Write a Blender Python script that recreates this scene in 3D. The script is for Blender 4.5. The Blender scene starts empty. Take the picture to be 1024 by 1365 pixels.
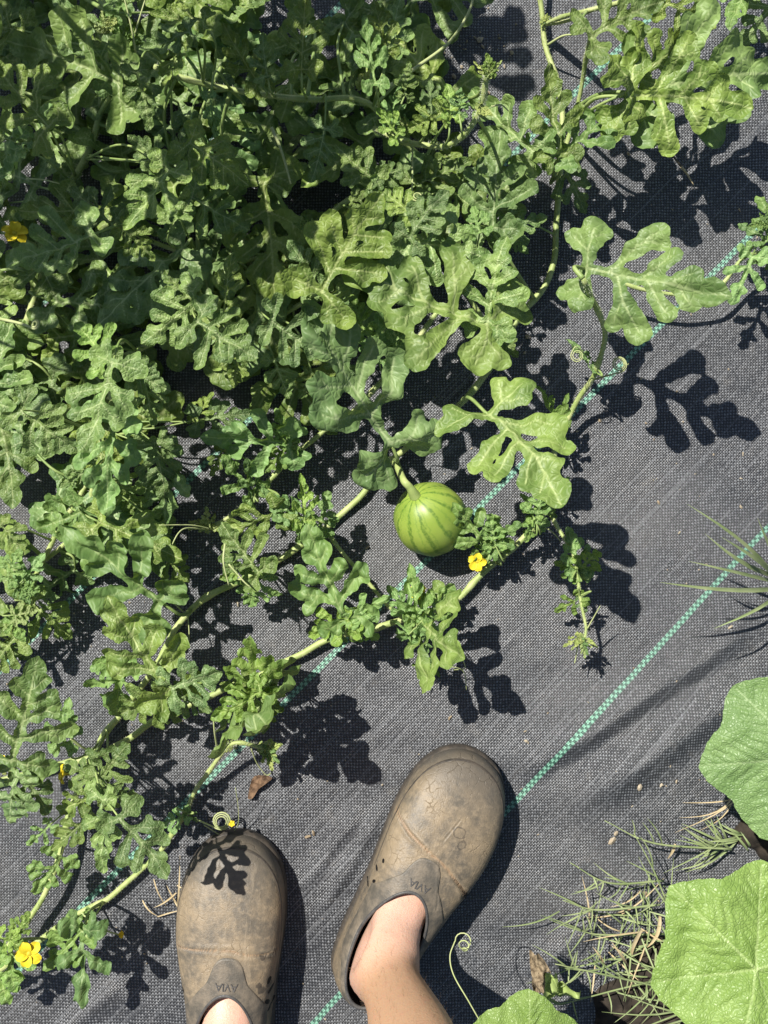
import bpy, math, random
import numpy as np
from mathutils import Vector, Matrix

# ------------------------------------------------------------------ camera, light, exposure
S = 0.0009            # metres of ground per pixel of the 1024 x 1365 photograph
H = 1.2               # camera height
CX, CY = 512.0, 682.5
scene = bpy.context.scene
cam_d = bpy.data.cameras.new('camera'); cam = bpy.data.objects.new('camera', cam_d)
scene.collection.objects.link(cam); scene.camera = cam
cam.location = (0, 0, H); cam.rotation_euler = (0, 0, 0)
cam_d.sensor_fit = 'VERTICAL'; cam_d.sensor_height = 24
cam_d.lens = 24 * H / (1365 * S)
cam_d.clip_start = 0.02; cam_d.clip_end = 300
SUN_EL = math.atan(1 / 0.72); SUN_AZ = (-0.70, 0.714)
world = bpy.data.worlds.new('World'); scene.world = world; world.use_nodes = True
wn = world.node_tree
sky = wn.nodes.new('ShaderNodeTexSky'); sky.sky_type = 'NISHITA'; sky.sun_disc = False
sky.sun_elevation = SUN_EL; sky.sun_rotation = math.atan2(SUN_AZ[0], SUN_AZ[1])
wn.nodes['Background'].inputs[1].default_value = 0.052
wn.links.new(sky.outputs[0], wn.nodes['Background'].inputs[0])
sun_d = bpy.data.lights.new('sun', 'SUN'); sun_d.energy = 4.6; sun_d.angle = math.radians(0.53)
sun_d.color = (1.0, 0.955, 0.88)
sun = bpy.data.objects.new('sun', sun_d); scene.collection.objects.link(sun)
ldir = Vector((-SUN_AZ[0] * math.cos(SUN_EL), -SUN_AZ[1] * math.cos(SUN_EL), -math.sin(SUN_EL)))
sun.rotation_euler = ldir.to_track_quat('-Z', 'Y').to_euler(); sun.location = (-2, 2, 4)
scene.view_settings.view_transform = 'Standard'; scene.view_settings.look = 'None'
scene.view_settings.exposure = 0.68; scene.view_settings.gamma = 1
scene.cycles.use_denoising = True
scene.cycles.max_bounces = 8; scene.cycles.transparent_max_bounces = 8

rnd = random.Random(7)
COL = scene.collection

# ------------------------------------------------------------------ helpers
def W(px, py, z=0.0):
    k = (H - z) / H * S
    return Vector(((px - CX) * k, (CY - py) * k, z))

def link(o, parent=None, pm=None):
    COL.objects.link(o)
    if parent is not None:
        o.parent = parent
        if pm is not None: o.matrix_parent_inverse = pm.inverted()
    return o

def mesh_data(name, v, f, mat, smooth=True):
    m = bpy.data.meshes.new(name)
    m.from_pydata([tuple(p) for p in v], [], [tuple(q) for q in f])
    if mat: m.materials.append(mat)
    if smooth: m.shade_smooth()
    m.update(); return m

def mesh_obj(name, v, f, mat, parent=None, pm=None, smooth=True):
    return link(bpy.data.objects.new(name, mesh_data(name, v, f, mat, smooth)), parent, pm)

def tag(o, label, cat, group=None, kind=None):
    if label: o['label'] = label
    if cat: o['category'] = cat
    if group: o['group'] = group
    if kind: o['kind'] = kind
    return o

def empty(name, loc, label, cat, group=None):
    e = bpy.data.objects.new(name, None); COL.objects.link(e); e.location = loc
    e.empty_display_size = 0.02
    return tag(e, label, cat, group)

def catmull(pts, n=6):
    p = [np.array(q, float) for q in pts]
    if len(p) == 2: return np.array([p[0] + (p[1] - p[0]) * t for t in np.linspace(0, 1, n + 1)])
    p = [2 * p[0] - p[1]] + p + [2 * p[-1] - p[-2]]
    out = []
    for i in range(1, len(p) - 2):
        for t in np.linspace(0, 1, n, endpoint=False):
            a, b, c, d = p[i - 1], p[i], p[i + 1], p[i + 2]
            out.append(0.5 * (2 * b + (c - a) * t + (2 * a - 5 * b + 4 * c - d) * t * t + (3 * b - a - 3 * c + d) * t ** 3))
    out.append(p[-2]); return np.array(out)

def frames(path):
    t = np.gradient(path, axis=0); t /= np.linalg.norm(t, axis=1)[:, None] + 1e-12
    n = np.cross(t[0], [0, 0, 1.0])
    if np.linalg.norm(n) < 1e-3: n = np.cross(t[0], [1.0, 0, 0])
    n /= np.linalg.norm(n); N = [n]
    for i in range(1, len(path)):
        n = N[-1] - t[i] * np.dot(N[-1], t[i]); n /= np.linalg.norm(n) + 1e-12; N.append(n)
    N = np.array(N); B = np.cross(t, N); return t, N, B

def tube(path, rad, sides=7, ribs=0.0, cap=True):
    path = np.asarray(path, float); n = len(path)
    rad = np.full(n, rad) if np.isscalar(rad) else np.interp(np.linspace(0, 1, n), np.linspace(0, 1, len(rad)), rad)
    t, N, B = frames(path); v = []; f = []
    for i in range(n):
        for k in range(sides):
            a = 2 * math.pi * k / sides; r = rad[i] * (1 + (ribs if k % 2 else -ribs))
            v.append(path[i] + r * (math.cos(a) * N[i] + math.sin(a) * B[i]))
    for i in range(n - 1):
        for k in range(sides):
            k2 = (k + 1) % sides
            f.append((i * sides + k, i * sides + k2, (i + 1) * sides + k2, (i + 1) * sides + k))
    if cap:
        f.append(tuple(range(sides - 1, -1, -1))); f.append(tuple((n - 1) * sides + k for k in range(sides)))
    return v, f

# ------------------------------------------------------------------ materials
class NT:
    def __init__(s, name):
        s.m = bpy.data.materials.new(name); s.m.use_nodes = True; s.t = s.m.node_tree
        s.b = s.t.nodes['Principled BSDF']; s.out = s.t.nodes['Material Output']
    def n(s, typ, **kw):
        x = s.t.nodes.new(typ)
        for k, v in kw.items():
            if k == 'op': x.operation = v
            elif hasattr(x, k): setattr(x, k, v)
        return x
    def set(s, sock, v):
        if hasattr(v, 'is_output') or isinstance(v, bpy.types.NodeSocket): s.t.links.new(v, sock)
        elif v is not None: sock.default_value = v
    def math(s, op, a, b=None, c=None, clamp=False):
        x = s.n('ShaderNodeMath', op=op); x.use_clamp = clamp
        s.set(x.inputs[0], a)
        if b is not None: s.set(x.inputs[1], b)
        if c is not None: s.set(x.inputs[2], c)
        return x.outputs[0]
    def smooth(s, v, a, b):
        x = s.n('ShaderNodeMapRange'); x.interpolation_type = 'SMOOTHSTEP'
        s.set(x.inputs[0], v); x.inputs[1].default_value = a; x.inputs[2].default_value = b
        return x.outputs[0]
    def mix(s, f, a, b):
        x = s.n('ShaderNodeMix'); x.data_type = 'RGBA'
        s.set(x.inputs[0], f)
        for sock, v in ((x.inputs[6], a), (x.inputs[7], b)):
            s.set(sock, (*v, 1) if isinstance(v, tuple) and len(v) == 3 else v)
        return x.outputs[2]
    def noise(s, vec, scale, detail=3, rough=0.55, col=False):
        x = s.n('ShaderNodeTexNoise'); s.set(x.inputs['Vector'], vec)
        x.inputs['Scale'].default_value = scale; x.inputs['Detail'].default_value = detail; x.inputs['Roughness'].default_value = rough
        return x.outputs[1 if col else 0]
    def noise_warp(s, vec, scale, amt):
        x = s.n('ShaderNodeVectorMath', op='MULTIPLY_ADD'); s.set(x.inputs[0], s.noise(vec, scale, 3, 0.6, col=True)); x.inputs[1].default_value = (amt,) * 3; s.set(x.inputs[2], vec); return x.outputs[0]
    def obj(s): return s.n('ShaderNodeTexCoord').outputs['Object']
    def uv(s): return s.n('ShaderNodeTexCoord').outputs['UV']
    def attr(s, name):
        x = s.n('ShaderNodeAttribute'); x.attribute_name = name; return x.outputs['Fac']
    def bump(s, h, strength, dist, prev=None):
        x = s.n('ShaderNodeBump'); x.inputs['Strength'].default_value = strength; x.inputs['Distance'].default_value = dist
        s.set(x.inputs['Height'], h)
        if prev is not None: s.set(x.inputs['Normal'], prev)
        return x.outputs[0]
    def fin(s, col, rough=0.5, spec=0.4, normal=None):
        s.set(s.b.inputs['Base Color'], (*col, 1) if isinstance(col, tuple) and len(col) == 3 else col)
        s.set(s.b.inputs['Roughness'], rough); s.set(s.b.inputs['Specular IOR Level'], spec)
        if normal is not None: s.set(s.b.inputs['Normal'], normal)
        return s.m
    def translucent(s, fac, col, normal=None):
        tr = s.n('ShaderNodeBsdfTranslucent'); s.set(tr.inputs[0], col)
        if normal is not None: s.set(tr.inputs[1], normal)
        mx = s.n('ShaderNodeMixShader'); mx.inputs[0].default_value = fac
        s.t.links.new(s.b.outputs[0], mx.inputs[1]); s.t.links.new(tr.outputs[0], mx.inputs[2])
        s.t.links.new(mx.outputs[0], s.out.inputs[0])

def leaf_mat(name, dark, light, vein, cell, bumpd, trans, tfac=0.2, rough=0.5, net=None):
    t = NT(name); uv = t.uv()
    rn = t.n('ShaderNodeObjectInfo').outputs['Random']
    off = t.n('ShaderNodeVectorMath', op='ADD'); t.set(off.inputs[0], uv)
    cmb = t.n('ShaderNodeCombineXYZ'); t.set(cmb.inputs[2], t.math('MULTIPLY', rn, 40.0)); t.set(off.inputs[1], cmb.outputs[0])
    p = off.outputs[0]
    warp = t.n('ShaderNodeVectorMath', op='MULTIPLY_ADD')
    t.set(warp.inputs[0], t.noise(p, 7, 2, col=True)); warp.inputs[1].default_value = (0.1, 0.1, 0.0); t.set(warp.inputs[2], uv)
    vo = t.n('ShaderNodeTexVoronoi'); vo.feature = 'DISTANCE_TO_EDGE'; vo.voronoi_dimensions = '2D'
    t.set(vo.inputs['Vector'], warp.outputs[0]); vo.inputs['Scale'].default_value = cell
    puff = t.smooth(vo.outputs['Distance'], 0.0, 0.32)
    big = t.noise(p, 3.0, 3); fine = t.noise(p, 60, 2)
    c = t.mix(t.smooth(big, 0.35, 0.68), dark, light)
    c = t.mix(t.math('MULTIPLY', t.math('SUBTRACT', 1.0, puff), 0.35 if net else 0.10), c, net or vein)
    va = t.attr('vein')
    silver = t.math('MULTIPLY', t.math('SUBTRACT', 1.0, t.smooth(va, 0.0, 0.045)), t.smooth(t.noise(p, 5, 3), 0.4, 0.65))
    c = t.mix(t.math('MULTIPLY', silver, 0.13), c, vein)
    vm = t.math('SUBTRACT', 1.0, t.smooth(va, -0.001, 0.009))
    c = t.mix(t.math('MULTIPLY', vm, 0.7), c, vein)
    hs = t.n('ShaderNodeHueSaturation'); t.set(hs.inputs['Color'], c)
    t.set(hs.inputs['Value'], t.math('MULTIPLY_ADD', rn, 0.42, 0.80))
    wn2 = t.n('ShaderNodeTexWhiteNoise'); wn2.noise_dimensions = '1D'; t.set(wn2.inputs['W'], rn)
    t.set(hs.inputs['Hue'], t.math('MULTIPLY_ADD', wn2.outputs[0], 0.03, 0.485))
    t.set(hs.inputs['Saturation'], t.math('MULTIPLY_ADD', wn2.outputs[0], -0.2, 1.05))
    c = hs.outputs[0]
    h = t.math('ADD', puff, t.math('MULTIPLY', fine, 0.18))
    h = t.math('ADD', h, t.math('MULTIPLY', t.smooth(va, 0.0, 0.05), 0.9))
    nb = t.bump(h, 0.75, bumpd)
    t.fin(c, t.math('MULTIPLY_ADD', fine, 0.2, rough - 0.1), 0.38, nb)
    tc = t.mix(0.6, c, trans)
    t.translucent(tfac, tc, nb)
    return t.m

def stem_mat(name, a, b, scale=60):
    t = NT(name); o = t.obj()
    mp = t.n('ShaderNodeMapping'); t.set(mp.inputs[0], o); mp.inputs['Scale'].default_value = (1, 1, 1)
    n1 = t.noise(mp.outputs[0], scale, 3); n2 = t.noise(mp.outputs[0], 900, 2)
    c = t.mix(t.smooth(n1, 0.35, 0.7), a, b)
    t.fin(c, 0.5, 0.35, t.bump(n2, 0.3, 0.0006))
    return t.m

def flat_mat(name, a, b=None, scale=40, rough=0.6, spec=0.3, bump=0.0):
    t = NT(name)
    o = t.obj(); n = t.noise(o, scale, 4)
    c = t.mix(t.smooth(n, 0.3, 0.7), a, b or a)
    t.fin(c, rough, spec, t.bump(n, 0.6, bump) if bump else None)
    return t.m

M = {}
M['leaf'] = leaf_mat('leaf_mature', (0.092, 0.170, 0.034), (0.190, 0.290, 0.060), (0.44, 0.52, 0.22), 22, 0.0006, (0.30, 0.42, 0.04), 0.18, 0.48)
M['young'] = leaf_mat('leaf_young', (0.115, 0.220, 0.045), (0.195, 0.330, 0.070), (0.40, 0.51, 0.18), 15, 0.0005, (0.36, 0.52, 0.03), 0.20, 0.5)
M['bud'] = leaf_mat('leaf_bud', (0.26, 0.36, 0.09), (0.42, 0.50, 0.17), (0.5, 0.55, 0.25), 9, 0.0006, (0.45, 0.55, 0.06), 0.22, 0.6)
M['cuc'] = leaf_mat('leaf_cucumber', (0.175, 0.285, 0.060), (0.225, 0.345, 0.082), (0.34, 0.45, 0.17), 30, 0.0006, (0.26, 0.44, 0.05), 0.15, 0.40, (0.115, 0.215, 0.048))
M['stem'] = stem_mat('vine_stem', (0.29, 0.37, 0.115), (0.44, 0.49, 0.20))
M['petiole'] = stem_mat('petiole', (0.20, 0.29, 0.085), (0.32, 0.40, 0.14))
M['hair'] = flat_mat('stem_hair', (0.62, 0.66, 0.48), rough=0.6)
M['tendril'] = flat_mat('tendril', (0.36, 0.42, 0.17), (0.45, 0.48, 0.24), 80)
M['petal'] = flat_mat('petal', (0.62, 0.47, 0.02), (0.72, 0.58, 0.035), 120, 0.6, 0.2, 0.001)
M['pollen'] = flat_mat('flower_centre', (0.45, 0.36, 0.02), (0.6, 0.5, 0.05), 200)
M['grass'] = flat_mat('grass_blade', (0.19, 0.25, 0.10), (0.30, 0.35, 0.17), 30, 0.5)
M['straw'] = flat_mat('dry_straw', (0.42, 0.33, 0.18), (0.55, 0.45, 0.28), 60)
M['deadleaf'] = flat_mat('dead_leaf', (0.06, 0.036, 0.022), (0.20, 0.125, 0.075), 220, 0.8, 0.2, 0.003)
M['witherleaf'] = flat_mat('withered_leaf', (0.09, 0.065, 0.04), (0.30, 0.235, 0.15), 240, 0.85, 0.2, 0.003)
M['twig'] = flat_mat('twig', (0.03, 0.028, 0.025), (0.12, 0.10, 0.07), 60)
M['soil'] = flat_mat('soil', (0.018, 0.015, 0.012), (0.05, 0.04, 0.03), 60, 0.9, 0.2, 0.004)
M['earth'] = flat_mat('bare_earth', (0.12, 0.09, 0.06), (0.07, 0.075, 0.035), 3, 0.95, 0.1)

# ------------------------------------------------------------------ ground
def fabric_material():
    t = NT('landscape_fabric'); uv = t.uv()
    sp = t.n('ShaderNodeSeparateXYZ'); t.set(sp.inputs[0], uv)
    u, v = sp.outputs[0], sp.outputs[1]            # u, v in tape widths; stripe every 94 tapes
    jit = t.n('ShaderNodeSeparateXYZ'); t.set(jit.inputs[0], t.noise(uv, 0.11, 3, 0.6, col=True))
    u = t.math('ADD', u, t.math('MULTIPLY', t.math('SUBTRACT', jit.outputs[0], 0.5), 2.6)); v0 = v
    v = t.math('ADD', v, t.math('MULTIPLY', t.math('SUBTRACT', jit.outputs[1], 0.5), 0.9))
    fu, fv = t.math('FLOOR', u), t.math('FLOOR', v)
    par = t.math('FLOORED_MODULO', t.math('ADD', fu, fv), 2.0)          # 0 warp on top, 1 weft on top
    xu = t.math('SUBTRACT', t.math('FRACT', u), 0.5); xv = t.math('SUBTRACT', t.math('FRACT', v), 0.5)
    # bulge of the tape that lies on top
    bu = t.math('SUBTRACT', 1.0, t.math('POWER', t.math('ABSOLUTE', t.math('MULTIPLY', xu, 2.0)), 2.2))
    bv = t.math('SUBTRACT', 1.0, t.math('POWER', t.math('ABSOLUTE', t.math('MULTIPLY', xv, 2.0)), 2.2))
    bul = t.math('MULTIPLY', bu, bv)
    gap = t.math('SUBTRACT', 1.0, bul)
    # per tape variation: random tones, with glints of light painted into the paler weft
    def wh(a, b, k):
        x = t.n('ShaderNodeTexWhiteNoise'); x.noise_dimensions = '2D'
        c = t.n('ShaderNodeCombineXYZ'); t.set(c.inputs[0], a); t.set(c.inputs[1], b); t.set(x.inputs[0], c.outputs[0]); return x.outputs[0]
    zone = t.math('FLOOR', t.math('ADD', t.math('MULTIPLY', u, 0.022), t.math('MULTIPLY', wh(fv, 3.0, 0), 7.0)))
    warpv = wh(fv, zone, 1)
    cellv = wh(fu, fv, 2)
    o = t.obj()
    dust = t.noise(o, 5.5, 4); dust2 = t.noise(o, 40, 4); grit = t.noise(o, 900, 2)
    streak = t.noise(t_stretch(t, uv), 1.0, 3)
    warp_c = t.mix(t.smooth(warpv, 0.7, 1.0), (0.022, 0.0235, 0.027), (0.060, 0.063, 0.069))
    weft_glint_c = t.mix(cellv, (0.072, 0.077, 0.086), (0.225, 0.237, 0.255))  # paler than the warp: highlights on the glossy tape put into its colour
    c = t.mix(par, warp_c, weft_glint_c)
    c = t.mix(t.math('MULTIPLY', gap, 0.8), c, (0.012, 0.0125, 0.014))
    c = t.mix(t.math('MULTIPLY', t.smooth(streak, 0.60, 0.80), 0.25), c, (0.24, 0.25, 0.262))
    c = t.mix(t.math('MULTIPLY', t.smooth(dust, 0.42, 0.75), 0.16), c, (0.17, 0.16, 0.145))
    c = t.mix(t.math('MULTIPLY', t.smooth(dust2, 0.58, 0.8), 0.16), c, (0.24, 0.215, 0.18))
    line = t.math('MULTIPLY', t.smooth(warpv, 0.86, 1.0), t.math('SUBTRACT', 1.0, t.smooth(t.math('ABSOLUTE', t.math('ADD', xv, 0.25)), 0.08, 0.26)))
    c = t.mix(t.math('MULTIPLY', line, 0.42), c, (0.27, 0.28, 0.295))
    # green marker tapes, three wide
    m = t.math('FLOORED_MODULO', t.math('ADD', v, 1.0), 110.0)
    st = t.math('LESS_THAN', m, 2.8)
    par2 = t.math('FLOORED_MODULO', t.math('ADD', t.math('FLOOR', t.math('DIVIDE', m, 1.4)), t.math('FLOOR', t.math('DIVIDE', u, 1.4))), 2.0)
    g = t.mix(par2, (0.006, 0.075, 0.048), (0.20, 0.46, 0.33))
    g = t.mix(t.math('MULTIPLY', gap, 0.3), g, (0.01, 0.05, 0.035))
    g = t.mix(t.math('MULTIPLY', dust, 0.25), g, (0.25, 0.25, 0.22))
    c = t.mix(st, c, g)
    hgt = t.math('ADD', bul, t.math('MULTIPLY', par, 0.25))
    nb = t.bump(hgt, 0.5, 0.0009)
    nb = t.bump(streak, 0.25, 0.002, nb)
    ro = t.math('MULTIPLY_ADD', cellv, 0.16, 0.32)
    t.fin(c, ro, 0.6, nb)
    return t.m

def t_stretch(t, uv):
    mp = t.n('ShaderNodeMapping'); t.set(mp.inputs[0], uv); mp.inputs['Scale'].default_value = (0.012, 0.9, 1)
    return mp.outputs[0]

AL = math.radians(45.1); CA, SA = math.cos(AL), math.sin(AL)
def fabric_uv(x, y):
    u = x * CA + y * SA; v = -x * SA + y * CA
    dv = np.interp(v, [-0.5, -0.355, -0.0769], [math.tan(math.radians(2.5))] * 2 + [0.0])
    v = v - dv * (u + 0.082)
    n = np.interp(v, [-0.355 - 2.74, -0.355, -0.0769, 0.1927, 0.1927 + 2.74], [-11, -1, 0, 1, 11])
    return u / 0.0025, n * 110 + 0.5

def fold(x, y, p, q, w, h):
    p, q = np.array(p[:2]), np.array(q[:2]); d = q - p; L = np.linalg.norm(d); d /= L
    a = ((x - p[0]) * d[0] + (y - p[1]) * d[1]) / L; b = -(x - p[0]) * d[1] + (y - p[1]) * d[0]
    env = np.clip(np.minimum(a, 1 - a) * 3 + 0.1, 0, 1) ; env = env * env * (3 - 2 * env)
    return h * env * np.exp(-(b / w) ** 2)

def smooth_noise(x, y, seed, scales, amps):
    r = np.random.RandomState(seed); z = np.zeros_like(x)
    for s, a in zip(scales, amps):
        for _ in range(6):
            th = r.uniform(0, 2 * math.pi); ph = r.uniform(0, 6.3); k = 2 * math.pi / (s * r.uniform(0.7, 1.4))
            z += a / 6 * 1.6 * np.sin(k * (x * math.cos(th) + y * math.sin(th)) + ph)
    return z

def ground_z(x, y):
    x = np.asarray(x, float); y = np.asarray(y, float)
    z = smooth_noise(x, y, 3, [0.5, 0.16, 0.06], [0.004, 0.0016, 0.0005])
    P = lambda a, b: tuple(W(a, b))[:2]
    z = z + fold(x, y, P(1010, 830), P(700, 1040), 0.014, 0.013)
    z = z + fold(x, y, P(1060, 870), P(760, 1080), 0.02, 0.012)
    z = z - fold(x, y, P(980, 850), P(690, 1060), 0.018, 0.009)
    z = z + fold(x, y, P(520, 1060), P(420, 1230), 0.008, 0.004)
    z = z + fold(x, y, P(490, 1070), P(390, 1200), 0.008, 0.0035)
    z = z + fold(x, y, P(860, 1180), P(700, 1300), 0.012, 0.005)
    z = z + fold(x, y, P(240, 800), P(110, 900), 0.014, 0.006)
    z = z + fold(x, y, P(170, 1300), P(60, 1400), 0.012, 0.005)
    z = z + fold(x, y, P(760, 500), P(640, 620), 0.012, 0.003)
    return z

def build_ground():
    ax = np.concatenate([np.linspace(-3.2, -0.62, 16)[:-1], np.linspace(-0.62, 0.62, 249), np.linspace(0.62, 3.2, 16)[1:]])
    ay = np.concatenate([np.linspace(-3.2, -0.74, 16)[:-1], np.linspace(-0.74, 0.74, 297), np.linspace(0.74, 3.2, 16)[1:]])
    X, Y = np.meshgrid(ax, ay); nx, ny = len(ax), len(ay)
    Z = ground_z(X, Y)
    v = np.stack([X, Y, Z], -1).reshape(-1, 3)
    idx = np.arange(nx * ny).reshape(ny, nx)
    f = np.stack([idx[:-1, :-1], idx[:-1, 1:], idx[1:, 1:], idx[1:, :-1]], -1).reshape(-1, 4)
    m = bpy.data.meshes.new('fabric_ground'); m.from_pydata(v.tolist(), [], f.tolist())
    uu, vv = fabric_uv(v[:, 0], v[:, 1])
    li = np.empty(len(m.loops), np.int32); m.loops.foreach_get('vertex_index', li)
    uvl = m.uv_layers.new(name='UVMap'); uvl.data.foreach_set('uv', np.stack([uu[li], vv[li]], -1).astype(np.float32).ravel())
    m.materials.append(fabric_material()); m.shade_smooth()
    o = link(bpy.data.objects.new('ground', m)); o['kind'] = 'structure'
    o['label'] = 'black woven weed barrier fabric with green marker stripes'
    o2 = mesh_obj('field', [(-60, -60, -.04), (60, -60, -.04), (60, 60, -.04), (-60, 60, -.04)], [(0, 1, 2, 3)], M['earth'])
    o2['kind'] = 'structure'; o2['label'] = 'bare earth beyond the weed fabric'
build_ground()
def GZ(p): return float(ground_z(p[0], p[1]))

# ------------------------------------------------------------------ leaf meshes
def marching(fx, xs, ys, F):
    """Mesh of the region F < 0 on a grid; returns 2D verts and polygons."""
    ny, nx = F.shape; ins = F < 0
    vid = -np.ones((ny, nx), int); verts = []; faces = []
    jj, ii = np.nonzero(ins)
    for j, i in zip(jj, ii): vid[j, i] = len(verts); verts.append((xs[i], ys[j]))
    ed = {}
    def cut(a, b):
        k = (a, b) if a < b else (b, a)
        if k not in ed:
            fa, fb = F[a], F[b]; t = fa / (fa - fb)
            ed[k] = len(verts)
            verts.append((xs[a[1]] + (xs[b[1]] - xs[a[1]]) * t, ys[a[0]] + (ys[b[0]] - ys[a[0]]) * t))
        return ed[k]
    any_in = ins[:-1, :-1] | ins[1:, :-1] | ins[:-1, 1:] | ins[1:, 1:]
    for j, i in zip(*np.nonzero(any_in)):
        c = [(j, i), (j, i + 1), (j + 1, i + 1), (j + 1, i)]
        s = [bool(ins[q]) for q in c]
        if all(s): faces.append(tuple(vid[q] for q in c)); continue
        poly = []
        for k in range(4):
            a, b = c[k], c[(k + 1) % 4]
            if s[k]: poly.append(vid[a])
            if s[k] != s[(k + 1) % 4]: poly.append(cut(a, b))
        if len(poly) >= 3: faces.append(tuple(poly))
    return np.array(verts), faces

def seg_d(x, y, a, b):
    dx, dy = b[0] - a[0], b[1] - a[1]; L = dx * dx + dy * dy + 1e-12
    t = np.clip(((x - a[0]) * dx + (y - a[1]) * dy) / L, 0, 1)
    return np.hypot(x - a[0] - t * dx, y - a[1] - t * dy), t

def finish_leaf(name, V, faces, z, vein, uvs, mat):
    m = bpy.data.meshes.new(name)
    v3 = np.column_stack([V, z]); m.from_pydata(v3.tolist(), [], [tuple(int(q) for q in f) for f in faces])
    at = m.attributes.new('vein', 'FLOAT', 'POINT'); at.data.foreach_set('value', vein.astype(np.float32))
    li = np.empty(len(m.loops), np.int32); m.loops.foreach_get('vertex_index', li)
    uvl = m.uv_layers.new(name='UVMap'); uvl.data.foreach_set('uv', uvs[li].astype(np.float32).ravel())
    m.materials.append(mat); m.shade_smooth(); m.update(); return m

def melon_leaf(seed, style):
    r = np.random.RandomState(seed); young = style != 'leaf'
    wr = 1.06 if young else 1.0
    segs = []; veins = []; rot = lambda a: np.array([math.sin(a), math.cos(a)])
    bend = r.uniform(-0.07, 0.07)
    mid = lambda y: np.array([bend * math.sin(y * 2.6), y])
    ys_ = [0, 0.3, 0.6, 0.76, 0.88, 0.99]; rs = [0.028, 0.042, 0.046, 0.080, 0.098 * r.uniform(0.9, 1.15), 0.012]
    for a in range(5): segs.append((mid(ys_[a]), mid(ys_[a + 1]), rs[a] * wr, rs[a + 1] * wr, 0.0055 if a < 3 else 0.003))
    def lobe(o, ang, L, r0, r1, w, side, depth=0):
        curve = r.uniform(-0.25, 0.1) * side
        p1 = o + rot(ang) * L * 0.55; p2 = p1 + rot(ang + curve) * L * 0.45
        segs.append((o, p1, r0 * wr, (r0 * 0.35 + r1 * 0.65) * wr, w)); segs.append((p1, p2, (r0 * 0.35 + r1 * 0.65) * wr, r1 * wr, w * 0.7))
        # little nick towards the tip of a lobe
        if depth == 0 and r.rand() < 0.35:
            q = p1 + (p2 - p1) * 0.35; s2 = r.choice([-1, 1])
            segs.append((q, q + rot(ang + s2 * 0.75) * L * 0.28, 0.03 * wr, r1 * 0.66 * wr, w * 0.4))
        return p1
    for side in (-1, 1):
        a = side * math.radians(r.uniform(88, 112)); L = r.uniform(0.26, 0.35)
        o = mid(0.015); p = lobe(o, a, L, 0.024, 0.088 * r.uniform(0.9, 1.15), 0.004, side)
        q = o + (p - o) * 0.7
        lobe(q, a + side * math.radians(r.uniform(42, 62)), L * r.uniform(0.45, 0.62), 0.024, 0.066, 0.002, side, 1)
        if r.rand() < 0.6: lobe(q, a - side * math.radians(r.uniform(38, 52)), L * r.uniform(0.4, 0.55), 0.024, 0.058, 0.002, side, 1)
        yy = r.uniform(0.17, 0.24); npair = r.choice([2, 3, 3]) if young else r.choice([3, 3, 3, 4])
        for q_ in range(npair):
            u_ = q_ / max(1, npair - 1); a = side * math.radians(r.uniform(54, 68) - 12 * u_); L = (0.42 - 0.27 * u_) * r.uniform(0.88, 1.12)
            p = lobe(mid(yy), a, L, 0.024, (0.088 - 0.022 * u_ - (0.014 if npair == 4 else 0)) * r.uniform(0.9, 1.12), 0.0035 - 0.001 * u_, side, 0 if q_ < 2 else 1)
            if q_ == 0 and r.rand() < 0.4:
                q = mid(yy) + (p - mid(yy)) * 0.85
                lobe(q, a + side * math.radians(r.uniform(38, 55)), L * r.uniform(0.3, 0.42), 0.026, 0.058, 0.002, side, 1)
            yy += (0.82 - 0.18) / npair * r.uniform(0.92, 1.1)
    h = 0.0145
    xs = np.arange(-0.62, 0.62, h); ys = np.arange(-0.42, 1.06, h); X, Y = np.meshgrid(xs, ys)
    k = 0.012; acc = np.zeros_like(X)
    for a, b, r0, r1, w in segs:
        d, t = seg_d(X, Y, a, b); acc += np.exp(-np.clip((d - (r0 + (r1 - r0) * t)) / k, -40, 40))
    F = -k * np.log(acc + 1e-30)
    F = F + smooth_noise(X, Y, seed + 5, [0.20, 0.085, 0.045], [0.007, 0.005, 0.003])
    V, faces = marching(None, xs, ys, F); x, y = V[:, 0], V[:, 1]
    acc = np.zeros_like(x); vd = np.full_like(x, 9.0); ax = np.full_like(x, 9.0)
    for a, b, r0, r1, w in segs:
        d, t = seg_d(x, y, a, b); acc += np.exp(-np.clip((d - (r0 + (r1 - r0) * t)) / k, -40, 40))
        vd = np.minimum(vd, d - w * (1 - 0.5 * t)); ax = np.minimum(ax, d)
        # side veins of each lobe
        n = max(1, int(np.hypot(*(b - a)) / 0.065)); dirv = (b - a) / (np.hypot(*(b - a)) + 1e-9); pa = math.atan2(dirv[0], dirv[1])
        for q in range(n):
            for s2 in (-1, 1):
                st = a + (b - a) * ((q + 0.3 + 0.35 * (s2 > 0)) / n); rr = max(r0, r1)
                d2, _ = seg_d(x, y, st, st + rot(pa + s2 * 0.9) * rr * 0.95)
                vd = np.minimum(vd, d2 + 0.0045)
    edge = np.clip(k * np.log(acc + 1e-30), 0, 0.1)
    arch = r.uniform(0.0, 0.32); foldv = r.uniform(-0.15, 0.42); amp = 0.042 if young else 0.030
    z = -arch * (y ** 2) * 0.6 + foldv * np.abs(x) * (1 - 0.9 * np.abs(x)) - 0.35 * np.clip(np.abs(x) - 0.22, 0, 1) ** 1.5 * r.uniform(0.2, 1.6)
    z += smooth_noise(x, y, seed + 9, [0.42, 0.17], [amp * 1.3, amp * 0.8])
    rim = np.exp(-edge / 0.03)
    z += rim * smooth_noise(x, y, seed + 11, [0.13, 0.07], [0.016, 0.008 if young else 0.004]) + r.uniform(-0.03, 0.035) * rim
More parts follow.
